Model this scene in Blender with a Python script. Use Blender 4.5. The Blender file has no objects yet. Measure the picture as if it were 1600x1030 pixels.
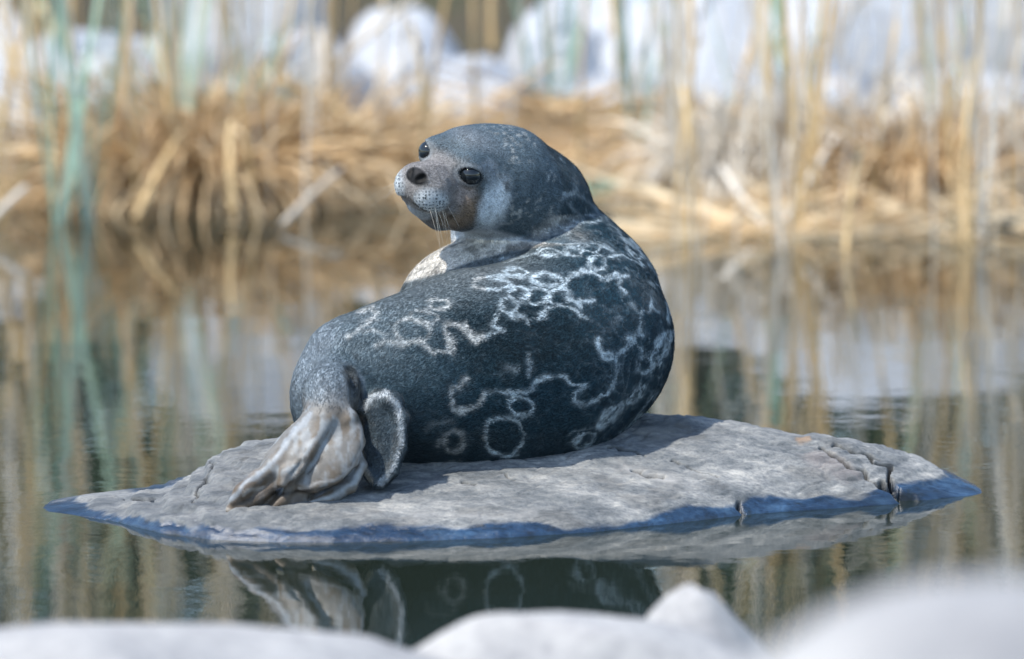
import bpy, math
import numpy as np
from mathutils import Vector, Matrix

# ------------------------------------------------------------------ camera, sky, sun, exposure
S = bpy.context.scene
COL = S.collection
CAM_Y, CAM_Z, PITCH, FPX = -12.0, 1.81, 0.1227, 9700.0
cam_d = bpy.data.cameras.new('camera')
cam = bpy.data.objects.new('camera', cam_d); COL.objects.link(cam)
cam.location = (0, CAM_Y, CAM_Z)
cam.rotation_euler = (math.pi / 2 - PITCH, 0, 0)
cam_d.sensor_width = 36.0
cam_d.lens = 36.0 * FPX / 1600.0
cam_d.clip_start = 0.2
cam_d.clip_end = 3000
cam_d.dof.use_dof = True
cam_d.dof.focus_distance = 11.95
cam_d.dof.aperture_fstop = 2.3
cam_d.dof.aperture_blades = 0
S.camera = cam

SUN_EL = math.radians(57)
SUN_AZ = math.radians(236)          # compass bearing of the sun: +Y is north, so this is camera-left and in front
sun_vec = Vector((math.sin(SUN_AZ) * math.cos(SUN_EL), math.cos(SUN_AZ) * math.cos(SUN_EL), math.sin(SUN_EL)))
W = bpy.data.worlds.new('World'); S.world = W; W.use_nodes = True
wn = W.node_tree.nodes; wl = W.node_tree.links
bg = wn['Background']
sky = wn.new('ShaderNodeTexSky'); sky.sky_type = 'NISHITA'; sky.sun_disc = False
sky.sun_elevation = SUN_EL; sky.sun_rotation = SUN_AZ
sky.air_density = 1.2; sky.dust_density = 0.6; sky.ozone_density = 1.6
wl.new(sky.outputs[0], bg.inputs[0]); bg.inputs[1].default_value = 0.15
sd = bpy.data.lights.new('sun', 'SUN'); sd.energy = 3.3; sd.angle = math.radians(1.2); sd.color = (1.0, 0.955, 0.88)
so = bpy.data.objects.new('sun', sd); COL.objects.link(so)
so.rotation_euler = sun_vec.to_track_quat('Z', 'Y').to_euler()
so.location = (-6, -6, 9)
S.view_settings.view_transform = 'Standard'
S.view_settings.look = 'None'
S.view_settings.exposure = 1.12
S.view_settings.gamma = 1.0
S.render.engine = 'CYCLES'
S.cycles.use_denoising = True
S.cycles.max_bounces = 6
S.cycles.diffuse_bounces = 3

RNG = np.random.default_rng(7)

# ------------------------------------------------------------------ helpers
CD, SD = math.cos(PITCH), math.sin(PITCH)

def U(px, py, Y):
    """world point at depth Y on the photograph's sight line (used to measure real positions)"""
    a = (px - 800.0) / FPX; b = (515.0 - py) / FPX
    d = np.array([a, CD + b * SD, -SD + b * CD])
    t = (Y - CAM_Y) / d[1]
    return np.array([d[0] * t, Y, CAM_Z + d[2] * t])

def UW(px, py, z=0.0):
    a = (px - 800.0) / FPX; b = (515.0 - py) / FPX
    d = np.array([a, CD + b * SD, -SD + b * CD])
    t = (z - CAM_Z) / d[2]
    return np.array([d[0] * t, CAM_Y + d[1] * t, z])

def project(V):
    x = V[:, 0]; y = V[:, 1] - CAM_Y; z = V[:, 2] - CAM_Z
    dep = y * CD - z * SD
    up = y * SD + z * CD
    return 800 + FPX * x / dep, 515 - FPX * up / dep

def sstep(a, b, x):
    t = np.clip((x - a) / (b - a), 0, 1)
    return t * t * (3 - 2 * t)

_TAB = np.random.default_rng(99).random(64 ** 3).astype(np.float32)
def vnoise(P):
    """periodic value noise in [-1, 1]"""
    P = np.asarray(P, dtype=np.float32) + np.float32(4096.0)
    I = P.astype(np.int32); F = P - I
    F = F * F * (3 - 2 * F)
    x0 = (I[:, 0] & 63) << 12; x1 = ((I[:, 0] + 1) & 63) << 12
    y0 = (I[:, 1] & 63) << 6; y1 = ((I[:, 1] + 1) & 63) << 6
    z0 = I[:, 2] & 63; z1 = (I[:, 2] + 1) & 63
    fx, fy, fz = F[:, 0], F[:, 1], F[:, 2]
    def lx(y, z):
        a = _TAB[x0 | y | z]; return a + (_TAB[x1 | y | z] - a) * fx
    a = lx(y0, z0); a = a + (lx(y1, z0) - a) * fy
    b = lx(y0, z1); b = b + (lx(y1, z1) - b) * fy
    return (a + (b - a) * fz) * 2 - 1

def fbm(P, octv=4, gain=0.5):
    P = np.asarray(P, dtype=np.float32)
    a, s, r = 1.0, 1.0, 0
    for o in range(octv):
        r = r + a * vnoise(P * s + 17.3 * o)
        a *= gain; s *= 2.03
    return r

def mesh_np(name, V, F, smooth=True):
    """V (n,3); F (m,3) or (m,4)"""
    me = bpy.data.meshes.new(name)
    V = np.asarray(V, dtype=np.float32); F = np.asarray(F, dtype=np.int32)
    n, k = F.shape
    me.vertices.add(len(V)); me.vertices.foreach_set('co', V.ravel())
    me.loops.add(n * k); me.loops.foreach_set('vertex_index', F.ravel())
    me.polygons.add(n)
    me.polygons.foreach_set('loop_start', np.arange(0, n * k, k, dtype=np.int32))
    me.polygons.foreach_set('use_smooth', np.full(n, smooth))
    me.update(calc_edges=True)
    return me

def vcol(me, name, C):
    a = me.color_attributes.new(name, 'FLOAT_COLOR', 'POINT')
    C = np.asarray(C, dtype=np.float32)
    if C.shape[1] == 3:
        C = np.hstack([C, np.ones((len(C), 1), np.float32)])
    a.data.foreach_set('color', C.ravel())

def vfloat(me, name, f):
    a = me.attributes.new(name, 'FLOAT', 'POINT')
    a.data.foreach_set('value', np.asarray(f, dtype=np.float32))

def link(name, me, mat=None, parent=None):
    o = bpy.data.objects.new(name, me); COL.objects.link(o)
    if mat and me is not None and len(me.materials) == 0:
        me.materials.append(mat)
    if parent: o.parent = parent
    return o

def tag(o, label=None, cat=None, group=None, kind=None):
    if label: o['label'] = label
    if cat: o['category'] = cat
    if group: o['group'] = group
    if kind: o['kind'] = kind
    return o

def grid_faces(nu, nv):
    i, j = np.meshgrid(np.arange(nu - 1), np.arange(nv - 1), indexing='ij')
    a = (i * nv + j).ravel()
    return np.stack([a, a + nv, a + nv + 1, a + 1], 1)

# ------------------------------------------------------------------ materials
class NT:
    def __init__(s, name):
        s.m = bpy.data.materials.new(name); s.m.use_nodes = True
        s.t = s.m.node_tree; s.b = s.t.nodes['Principled BSDF']
    def n(s, t, **k):
        x = s.t.nodes.new(t)
        for a, v in k.items():
            if a.startswith('i_'):
                key = a[2:]
                key = int(key) if key.isdigit() else key.replace('_', ' ')
                x.inputs[key].default_value = v
            else:
                setattr(x, a, v)
        return x
    def l(s, a, b): s.t.links.new(a, b)
    def noise(s, vec, scale, detail=6, rough=0.55):
        x = s.n('ShaderNodeTexNoise'); x.inputs['Scale'].default_value = scale
        x.inputs['Detail'].default_value = detail; x.inputs['Roughness'].default_value = rough
        if vec is not None: s.l(vec, x.inputs['Vector'])
        return x
    def ramp(s, fac, stops):
        r = s.n('ShaderNodeValToRGB'); e = r.color_ramp.elements
        while len(e) < len(stops): e.new(0.5)
        for k, (p, c) in enumerate(stops):
            e[k].position = p; e[k].color = (*c, 1) if len(c) == 3 else c
        s.l(fac, r.inputs[0]); return r
    def mix(s, fac, a, b, mode='MIX'):
        x = s.n('ShaderNodeMix', data_type='RGBA', blend_type=mode)
        for v, k in ((fac, 0), (a, 6), (b, 7)):
            if hasattr(v, 'is_linked'): s.l(v, x.inputs[k])
            else: x.inputs[k].default_value = v if k == 0 else ((*v, 1) if len(v) == 3 else v)
        return x.outputs[2]
    def math(s, op, a, b=0.0, clamp=False):
        x = s.n('ShaderNodeMath', operation=op, use_clamp=clamp)
        for v, k in ((a, 0), (b, 1)):
            if hasattr(v, 'is_linked'): s.l(v, x.inputs[k])
            else: x.inputs[k].default_value = v
        return x.outputs[0]
    def bump(s, h, strength, dist):
        b = s.n('ShaderNodeBump'); b.inputs['Strength'].default_value = strength; b.inputs['Distance'].default_value = dist
        s.l(h, b.inputs['Height']); s.l(b.outputs[0], s.b.inputs['Normal']); return b
    def pos(s): return s.n('ShaderNodeNewGeometry').outputs['Position']
    def obj(s): return s.n('ShaderNodeTexCoord').outputs['Object']
    def attr(s, name): return s.n('ShaderNodeAttribute', attribute_name=name)

def mat_water():
    m = NT('lake_water')
    p = m.pos()
    mp = m.n('ShaderNodeMapping'); mp.inputs['Scale'].default_value = (1.0, 1.0, 1.0); m.l(p, mp.inputs[0])
    n1 = m.noise(mp.outputs[0], 3.0, 2, 0.35)
    n2 = m.noise(mp.outputs[0], 21.0, 3, 0.55)
    h = m.math('ADD', n1.outputs[0], m.math('MULTIPLY', n2.outputs[0], 0.16))
    m.bump(h, 0.55, 0.0026)
    m.b.inputs['Base Color'].default_value = (0.012, 0.017, 0.012, 1)
    m.b.inputs['Roughness'].default_value = 0.02
    m.b.inputs['IOR'].default_value = 2.1
    return m.m

def mat_rock_islet():
    m = NT('islet_granite')
    p = m.pos()
    mp = m.n('ShaderNodeMapping'); mp.inputs['Rotation'].default_value = (0, 0.18, 0.5); mp.inputs['Scale'].default_value = (1, 2.2, 2.6)
    m.l(p, mp.inputs[0])
    a = m.noise(mp.outputs[0], 6, 10, 0.70)
    b = m.noise(p, 160, 5, 0.7)
    c = m.noise(mp.outputs[0], 38, 7, 0.7)
    base = m.ramp(a.outputs[0], [(0.30, (0.042, 0.048, 0.052)), (0.43, (0.105, 0.111, 0.112)), (0.55, (0.185, 0.186, 0.178)), (0.70, (0.35, 0.335, 0.30))])
    spk = m.ramp(b.outputs[0], [(0.30, (0.68, 0.68, 0.69)), (0.5, (1, 1, 1)), (0.70, (1.18, 1.17, 1.15))])
    mid = m.ramp(c.outputs[0], [(0.32, (0.58, 0.61, 0.66)), (0.5, (0.96, 0.97, 0.99)), (0.68, (1.14, 1.12, 1.1))])
    col = m.mix(1.0, base.outputs[0], spk.outputs[0], 'MULTIPLY')
    col = m.mix(1.0, col, mid.outputs[0], 'MULTIPLY')
    q = m.attr('paint')      # vertex colour: mineral veins, lichen, painted shade on left slope and in clefts
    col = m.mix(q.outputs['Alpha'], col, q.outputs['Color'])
    w = m.attr('wet')
    wn_ = m.noise(mp.outputs[0], 16, 5, 0.65)
    wc_ = m.ramp(wn_.outputs[0], [(0.33, (0.055, 0.09, 0.13)), (0.48, (0.09, 0.22, 0.46)), (0.66, (0.17, 0.34, 0.60))])
    wetcol = m.mix(1.0, col, wc_.outputs[0], 'MULTIPLY')
    col = m.mix(w.outputs['Fac'], col, wetcol)
    m.l(col, m.b.inputs['Base Color'])
    r = m.math('SUBTRACT', 0.85, m.math('MULTIPLY', w.outputs['Fac'], 0.55))
    m.l(r, m.b.inputs['Roughness'])
    h = m.math('ADD', m.math('MULTIPLY', c.outputs[0], 1.0), m.math('MULTIPLY', b.outputs[0], 0.35))
    m.bump(h, 0.6, 0.0035)
    return m.m

def mat_boulder(name, lo, hi, scale=3.0, bump=0.02):
    m = NT(name)
    p = m.obj()
    a = m.noise(p, scale, 8, 0.6); b = m.noise(p, scale * 14, 6, 0.7)
    col = m.ramp(a.outputs[0], [(0.32, lo), (0.62, hi)])
    sp = m.ramp(b.outputs[0], [(0.3, (0.72, 0.72, 0.74)), (0.55, (1, 1, 1)), (0.75, (1.1, 1.1, 1.08))])
    m.l(m.mix(1.0, col.outputs[0], sp.outputs[0], 'MULTIPLY'), m.b.inputs['Base Color'])
    m.b.inputs['Roughness'].default_value = 0.85
    m.bump(m.math('ADD', a.outputs[0], m.math('MULTIPLY', b.outputs[0], 0.2)), 0.6, bump)
    return m.m

def mat_ground():
    m = NT('shore_soil')
    p = m.pos()
    a = m.noise(p, 1.2, 8, 0.6); b = m.noise(p, 22, 6, 0.7)
    col = m.ramp(a.outputs[0], [(0.35, (0.030, 0.030, 0.018)), (0.55, (0.075, 0.062, 0.038)), (0.7, (0.045, 0.060, 0.025))])
    sp = m.ramp(b.outputs[0], [(0.3, (0.5, 0.5, 0.5)), (0.7, (1.3, 1.25, 1.1))])
    m.l(m.mix(1.0, col.outputs[0], sp.outputs[0], 'MULTIPLY'), m.b.inputs['Base Color'])
    m.b.inputs['Roughness'].default_value = 0.95
    m.bump(b.outputs[0], 0.8, 0.05)
    return m.m

def mat_plant(name, c0, c1, c2=None, transl=0.25, rough=0.6):
    """colour varies per object and along its length"""
    m = NT(name)
    oi = m.n('ShaderNodeObjectInfo')
    v = m.attr('tint')
    p = m.obj()
    n = m.noise(p, 9, 4, 0.6)
    f = m.math('ADD', m.math('MULTIPLY', oi.outputs['Random'], 0.35), m.math('ADD', m.math('MULTIPLY', v.outputs['Fac'], 0.75), m.math('MULTIPLY', m.math('SUBTRACT', n.outputs[0], 0.5), 0.6)))
    col = m.ramp(f, [(0.1, c0), (0.55, c1), (0.95, c2 or c1)])
    m.l(col.outputs[0], m.b.inputs['Base Color'])
    m.b.inputs['Roughness'].default_value = rough
    tr = m.n('ShaderNodeBsdfTranslucent'); m.l(col.outputs[0], tr.inputs[0])
    mx = m.n('ShaderNodeMixShader'); mx.inputs[0].default_value = transl
    m.l(m.b.outputs[0], mx.inputs[1]); m.l(tr.outputs[0], mx.inputs[2])
    m.l(mx.outputs[0], m.t.nodes['Material Output'].inputs[0])
    return m.m

M = {}
M['water'] = mat_water()
M['islet'] = mat_rock_islet()
M['near_boulder'] = mat_boulder('pale_granite', (0.185, 0.185, 0.19), (0.355, 0.345, 0.33), 2.5, 0.02)
M['shore_boulder'] = mat_boulder('shore_granite', (0.23, 0.255, 0.295), (0.46, 0.475, 0.495), 1.6, 0.03)
M['ground'] = mat_ground()
M['reed'] = mat_plant('dry_reed', (0.30, 0.21, 0.11), (0.58, 0.41, 0.20), (0.70, 0.56, 0.34))
M['reed_pale'] = mat_plant('bleached_reed', (0.46, 0.41, 0.34), (0.62, 0.56, 0.47), (0.72, 0.67, 0.59))
M['reed_green'] = mat_plant('green_reed', (0.17, 0.29, 0.20), (0.28, 0.42, 0.32), (0.42, 0.52, 0.42))
M['mat'] = mat_plant('reed_litter', (0.36, 0.23, 0.11), (0.66, 0.47, 0.26), (0.80, 0.66, 0.45))
M['needle'] = mat_plant('spruce_needles', (0.012, 0.028, 0.012), (0.022, 0.045, 0.018), (0.04, 0.07, 0.028), 0.1)
M['bark'] = mat_boulder('spruce_bark', (0.05, 0.04, 0.03), (0.12, 0.10, 0.08), 6, 0.02)

# ------------------------------------------------------------------ ground and water
def ground_z(x, y):
    sh = 5.12 - 0.45 * np.tanh(x / 0.6) + 0.06 * np.sin(x * 2.1)
    d = y - sh
    far = -0.30 * np.clip(-d, 0, 1.5) + np.where(d > 0, 0.045 * np.clip(d, 0, 3.5) + 0.07 * np.clip(d - 3.5, 0, 400) ** 1.1, 0)
    e = -7.6 - y
    near = np.where(e > 0, 0.16 * np.clip(e, 0, 6) + 0.01 * np.clip(e - 6, 0, 400), 0.16 * np.clip(e, -3, 0))
    z = np.where(y > -2, far, near)
    z = np.maximum(z, -0.5)
    return z

def build_ground():
    def ax(n, lin, mx):
        t = np.linspace(-1, 1, n)
        return np.sign(t) * (lin * np.abs(t) + (mx - lin) * np.abs(t) ** 7)
    xs = ax(261, 14, 900)
    ys = np.concatenate([-900 + (900 - 14) * np.linspace(0, 1, 40) ** 0.25, np.linspace(-13.9, 22, 260), 22 + 900 * np.linspace(0.02, 1, 50) ** 3])
    X, Y = np.meshgrid(xs, ys, indexing='ij')
    Z = ground_z(X, Y)
    P = np.stack([X.ravel(), Y.ravel(), np.zeros(X.size)], 1)
    n = fbm(P * 1.4, 4).reshape(X.shape)
    Z = Z + n * np.where(Z > 0.02, 0.05, 0.02)
    V = np.stack([X, Y, Z], -1).reshape(-1, 3)
    me = mesh_np('ground', V, grid_faces(len(xs), len(ys)))
    tag(link('ground', me, M['ground']), kind='structure')
build_ground()

wv = [(-160, -7.9, 0), (160, -7.9, 0), (160, 6.2, 0), (-160, 6.2, 0)]
tag(link('lake_water', mesh_np('lake_water', wv, [(0, 1, 2, 3)]), M['water']), kind='structure')

# ------------------------------------------------------------------ the low islet rock
SIL = np.array([(20, 803), (55, 793), (80, 787), (125, 781), (190, 775), (250, 770), (285, 757), (340, 718), (380, 704), (430, 694), (520, 682), (650, 668), (800, 656), (940, 651),
                (1010, 651), (1100, 655), (1170, 664), (1245, 679), (1275, 682), (1330, 692), (1400, 712), (1450, 728), (1490, 746), (1520, 758), (1548, 770), (1590, 786)], float)
FRONT = np.array([(20, 800), (55, 798), (110, 804), (180, 815), (250, 833), (330, 843), (420, 847), (520, 848), (640, 846), (780, 841), (920, 832), (1050, 818), (1180, 803),
                  (1300, 795), (1400, 788), (1470, 779), (1548, 771), (1590, 766)], float)
_fw = np.array([UW(a, b) for a, b in FRONT])
def rock_yf(x): return np.interp(x, _fw[:, 0], _fw[:, 1])
_xt = (_fw[0, 0], _fw[-1, 0])
def rock_yc(x):
    tip = np.interp(x, [U(55, 796, 0)[0], U(300, 800, 0)[0], U(900, 700, 0)[0], U(1250, 700, 0)[0], U(1548, 770, 0)[0]],
                    [-0.10, -0.13, 0.10, 0.06, 0.11])
    return tip
_sw = []
for a, b in SIL:
    x0 = U(a, b, 0.0)[0]
    _sw.append(U(a, b, float(rock_yc(x0))))
_sw = np.array(_sw)
def rock_zc(x): return np.interp(x, _sw[:, 0], _sw[:, 2])

def rock_base(x, y):
    yf, yc, zc = rock_yf(x), rock_yc(x), rock_zc(x)
    yf = np.minimum(yf, yc - 0.03)
    dpt = yc - yf
    lip = np.clip(0.022 * np.clip(dpt / 0.35, 0, 1), 0, np.maximum(zc * 0.55, 0))
    v = (y - yf) / dpt
    vv = np.clip(v, 0, 1)
    g = 1 - (1 - vv) ** 1.08
    lw = np.clip(0.05 / dpt, 0.05, 0.4)
    zf = lip * np.clip(v / lw, 0, 1) ** 0.6 + (zc - lip) * g
    w = np.clip((y - yc) / (dpt * 0.55 + 0.36), 0, 2)
    zb = zc - (zc + 0.03) * w ** 2.0 - 0.02 * w
    z = np.where(v < 0, v * dpt * 1.4, np.where(v <= 1, zf, zb))
    # beyond the tips the rock dives under
    z = np.where(zc < 0, np.minimum(z, zc + (z - zf) * 0.3), z)
    return np.maximum(z, -0.45)

def seg_dist(u, v, pts):
    """distance in the (u, v) plane to a polyline"""
    d = np.full(u.shape, 1e9, np.float32)
    for (a, b), (c, e) in zip(pts[:-1], pts[1:]):
        ex, ey = c - a, e - b
        t = np.clip(((u - a) * ex + (v - b) * ey) / max(ex * ex + ey * ey, 1e-9), 0, 1)
        d = np.minimum(d, np.hypot(u - a - t * ex, v - b - t * ey))
    return d

def build_islet():
    xs = np.linspace(-1.06, 1.06, 760)
    tv = np.concatenate([np.linspace(-0.30, -0.02, 16), np.linspace(0.0, 0.14, 46), np.linspace(0.15, 1.0, 180), 1 + np.linspace(0.02, 1.9, 40)])
    X = np.repeat(xs[:, None], len(tv), 1)
    yf, yc = rock_yf(X), rock_yc(X); yf = np.minimum(yf, yc - 0.03)
    Y = yf + (yc - yf) * tv[None, :]
    back = tv[None, :] > 1
    Y = np.where(back, yc + (tv[None, :] - 1) * ((yc - yf) * 0.55 + 0.40), Y)
    Z = rock_base(X, Y)
    V = np.stack([X, Y, Z], -1).reshape(-1, 3)
    u, v = project(V)
    P = V.copy()
    # weathered surface: broad swells, foliation ridges, pits
    ca, sa = math.cos(0.5), math.sin(0.5)
    Q = np.stack([P[:, 0] * ca + P[:, 1] * sa, (-P[:, 0] * sa + P[:, 1] * ca) * 2.6, P[:, 2] * 2], 1)
    n1 = fbm(Q * 4.0, 4); n2 = fbm(Q * 17 + 5, 4, 0.55); n3 = 1 - np.abs(fbm(Q * 9 + 40, 3))
    amp = sstep(0.0, 0.035, V[:, 2]) * 0.75 + 0.25
    dz = (n1 * 0.008 + n2 * 0.0030 - np.clip(n3 - 0.80, 0, 1) * 0.016) * amp
    left = sstep(520, 300, u)
    # ledges on the left shoulder: stepped strata
    s = (P[:, 2] * 1.0 + P[:, 0] * 0.12 + 0.012 * n1) / 0.024
    st = (np.floor(s) + sstep(0.0, 0.35, s - np.floor(s)) - s) * 0.024
    dz += st * left * 0.55 * sstep(0.0, 0.02, V[:, 2])
    # ledges at the right end beyond the cleft
    rgt = sstep(1230, 1330, u + 10 * n2) 
    s2 = (P[:, 2] * 1.0 - P[:, 0] * 0.16 + 0.010 * n1) / 0.022
    st2 = (np.floor(s2) + sstep(0.0, 0.3, s2 - np.floor(s2)) - s2) * 0.022
    dz += st2 * rgt * 0.22 * sstep(0.0, 0.02, V[:, 2])
    uu = u + 5 * vnoise(P * 60); ww = v + 4 * vnoise(P * 60 + 9)
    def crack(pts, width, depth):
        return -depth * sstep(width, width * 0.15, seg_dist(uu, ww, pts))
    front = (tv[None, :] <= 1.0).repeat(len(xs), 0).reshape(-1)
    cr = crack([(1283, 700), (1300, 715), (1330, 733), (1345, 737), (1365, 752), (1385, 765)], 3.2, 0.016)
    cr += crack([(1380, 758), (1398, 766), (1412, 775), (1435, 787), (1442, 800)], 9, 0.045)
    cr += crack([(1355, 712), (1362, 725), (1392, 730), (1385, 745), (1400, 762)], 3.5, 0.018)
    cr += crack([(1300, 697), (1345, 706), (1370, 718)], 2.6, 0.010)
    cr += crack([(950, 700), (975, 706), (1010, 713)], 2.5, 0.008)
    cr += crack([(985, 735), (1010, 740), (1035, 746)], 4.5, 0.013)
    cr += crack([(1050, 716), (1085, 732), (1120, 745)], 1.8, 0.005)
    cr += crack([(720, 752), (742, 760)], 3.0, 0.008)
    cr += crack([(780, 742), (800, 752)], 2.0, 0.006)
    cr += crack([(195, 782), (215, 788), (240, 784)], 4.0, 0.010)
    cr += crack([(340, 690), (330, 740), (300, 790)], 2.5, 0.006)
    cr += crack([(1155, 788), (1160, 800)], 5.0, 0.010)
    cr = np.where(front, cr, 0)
    dz += cr * 1.8
    V[:, 2] += dz
    me = mesh_np('islet_rock', V, grid_faces(len(xs), len(tv)))
    wl_ = 0.020 + 0.011 * fbm(np.stack([P[:, 0] * 9, P[:, 1] * 3, 0 * u], 1), 3) + 0.005 * n2 - 0.011 * sstep(300, 150, u) 
    wet = sstep(wl_ + 0.004, wl_ - 0.004, V[:, 2])
    vfloat(me, 'wet', wet)
    C = np.zeros((len(V), 4), np.float32)
    def paint(mask, col):
        mm = np.clip(mask, 0, 1)[:, None]
        C[:, :3] = C[:, :3] * (1 - mm) + np.array(col, np.float32) * mm
        C[:, 3] = np.maximum(C[:, 3], mm[:, 0])
    nz = fbm(P * 30, 3)
    q = seg_dist(u + 8 * nz, (v + 6 * nz) * 1.5, [(975, 728 * 1.5), (1010, 738 * 1.5), (1050, 752 * 1.5)])
    paint(sstep(24, 0, q) * 0.6 * front, (0.52, 0.50, 0.47))
    q = seg_dist(u + 10 * nz, v + 5 * nz, [(650, 805), (700, 801), (760, 806), (840, 800)])
    paint(sstep(10, 0, q) * 0.45 * front, (0.52, 0.51, 0.49))
    q = seg_dist(u + 8 * nz, v + 6 * nz, [(1245, 683), (1262, 682)])
    paint(sstep(9, 2, q) * 0.6 * front, (0.40, 0.24, 0.12))
    q = seg_dist(u + 14 * nz, v + 10 * nz, [(1270, 715), (1320, 735)])
    paint(sstep(26, 4, q) * 0.35 * front, (0.50, 0.38, 0.34))
    q = seg_dist(u + 14 * nz, v + 6 * nz, [(1010, 680), (1060, 672)])
    paint(sstep(30, 6, q) * 0.55 * front, (0.16, 0.15, 0.13))
    # broad tone: the left slope's shade painted in as darker slate
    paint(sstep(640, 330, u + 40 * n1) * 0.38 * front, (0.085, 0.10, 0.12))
    paint(sstep(0.1, 0.7, fbm(P * np.array([11, 16, 20]) + 90, 4)) * 0.30 * front, (0.115, 0.10, 0.08))
    paint(np.clip(-cr / 0.006, 0, 1) * 0.95, (0.012, 0.013, 0.013))  # shade inside the clefts painted into the colour
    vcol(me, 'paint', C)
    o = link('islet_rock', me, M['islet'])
    tag(o, 'low flat grey granite rock in the water with the seal lying on it', 'rock')
    return o
build_islet()

# ------------------------------------------------------------------ boulders
def boulder(name, mat, c, r, seed, label, group=None, rough=0.16, sub=5, rz=0.0, peak=0.0):
    import bmesh
    bm = bmesh.new(); bmesh.ops.create_icosphere(bm, subdivisions=sub, radius=1.0)
    V = np.array([v.co[:] for v in bm.verts]); bm.verts.index_update()
    F = np.array([[v.index for v in f.verts] for f in bm.faces]); bm.free()
    # chip the ball with a few planes so that it has the facets of broken granite
    rg = np.random.default_rng(seed)
    for k in range(9):
        n = rg.normal(size=3); n /= np.linalg.norm(n)
        d = V @ n; lim = rg.uniform(0.72, 0.93)
        ex = np.clip(d - lim, 0, None)
        V = V - n[None, :] * (ex * 0.85)[:, None]
    V = V * (1 + rough * fbm(V * 1.3 + seed * 3.1, 5, 0.5) * 0.6)[:, None]
    V[:, :2] *= (1 - peak * np.clip(V[:, 2:3], 0, 1) ** 1.2)
    V = V * np.array(r)[None, :]
    me = mesh_np(name, V, F)
    o = link(name, me, mat); o.location = c; o.rotation_euler = (0, 0, rz)
    tag(o, label, 'boulder', group)
    return o

def top_boulder(name, mat, px, ptop, Y, rx, ry, rzv, seed, label, group=None, **k):
    p = U(px, ptop, Y)
    o = boulder(name, mat, (p[0], Y, p[2] - rzv), (rx, ry, rzv), seed, label, group, **k)
    V = np.array([v.co[:] for v in o.data.vertices]) + np.array(o.location)
    _, v = project(V)
    o.location.z += (v.min() - ptop) / FPX * (Y - CAM_Y)
    return o

GB = 'pale boulders on the near bank'
top_boulder('boulder', M['near_boulder'], 300, 972, -3.0, 0.74, 0.40, 0.42, 3, 'broad white boulder out of focus in the bottom left corner', GB, rough=0.07)
top_boulder('boulder', M['near_boulder'], 835, 955, -2.7, 0.50, 0.30, 0.36, 11, 'white boulder out of focus at bottom centre, just in front of the seal reflection', GB, rough=0.08)
top_boulder('boulder', M['near_boulder'], 1085, 912, -2.5, 0.26, 0.26, 0.34, 5, 'pointed white boulder whose peak rises at bottom centre right', GB, rough=0.13, peak=0.58)
top_boulder('boulder', M['near_boulder'], 1560, 898, -6.2, 0.46, 0.40, 0.62, 8, 'strongly blurred white boulder filling the bottom right corner', GB, rough=0.06)

SHB = [
    # px, row of the crown, Y, rx, ry, rz, seed, label
    (1400, -180, 7.3, 0.75, 0.6, 0.60, 21, 'largest pale blue grey boulder on the far bank, upper right'),
    (1060, -70, 7.2, 0.55, 0.5, 0.42, 22, 'wide pale boulder on the far bank right of the seal head'),
    (1690, -90, 7.3, 0.50, 0.5, 0.48, 23, 'pale boulder at the upper right edge of the far bank'),
    (1240, 95, 6.5, 0.26, 0.25, 0.20, 24, 'low grey stone behind the crossed reeds at right'),
    (868, 12, 7.0, 0.18, 0.25, 0.28, 25, 'narrow pale boulder above the seal head on the far bank'),
    (632, 12, 6.9, 0.28, 0.35, 0.30, 26, 'rounded pale boulder behind the leaning broken reed'),
    (745, 85, 6.6, 0.20, 0.25, 0.24, 27, 'pale boulder just above and left of the seal head'),
    (370, -170, 7.0, 0.30, 0.35, 0.50, 28, 'tall pale boulder behind the left sedge tussock'),
    (165, 45, 6.7, 0.38, 0.4, 0.28, 29, 'pale blue boulder behind the green bulrushes at left'),
    (-20, 0, 6.9, 0.30, 0.4, 0.34, 30, 'pale boulder at the upper left edge of the far bank'),
    (480, 40, 6.6, 0.26, 0.3, 0.26, 31, 'low pale stone between the tussock and the leaning broken reed'),
    (1500, 105, 6.5, 0.34, 0.3, 0.22, 32, 'low grey stone under the reeds at far right'),
    (30, 205, 5.9, 0.22, 0.2, 0.10, 33, 'flat grey stone at the left waterline'),
    (960, 110, 6.7, 0.24, 0.25, 0.22, 34, 'low pale stone behind the golden reed mat right of the seal head'),
    (290, 120, 6.5, 0.22, 0.22, 0.20, 35, 'small pale stone behind the large sedge tussock'),
]
for px, top, Y, rx, ry, rzv, sd_, lab in SHB:
    top_boulder('shore_boulder', M['shore_boulder'], px, top, Y, rx, ry, rzv, sd_, lab, 'boulders on the far bank', sub=4)


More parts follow.
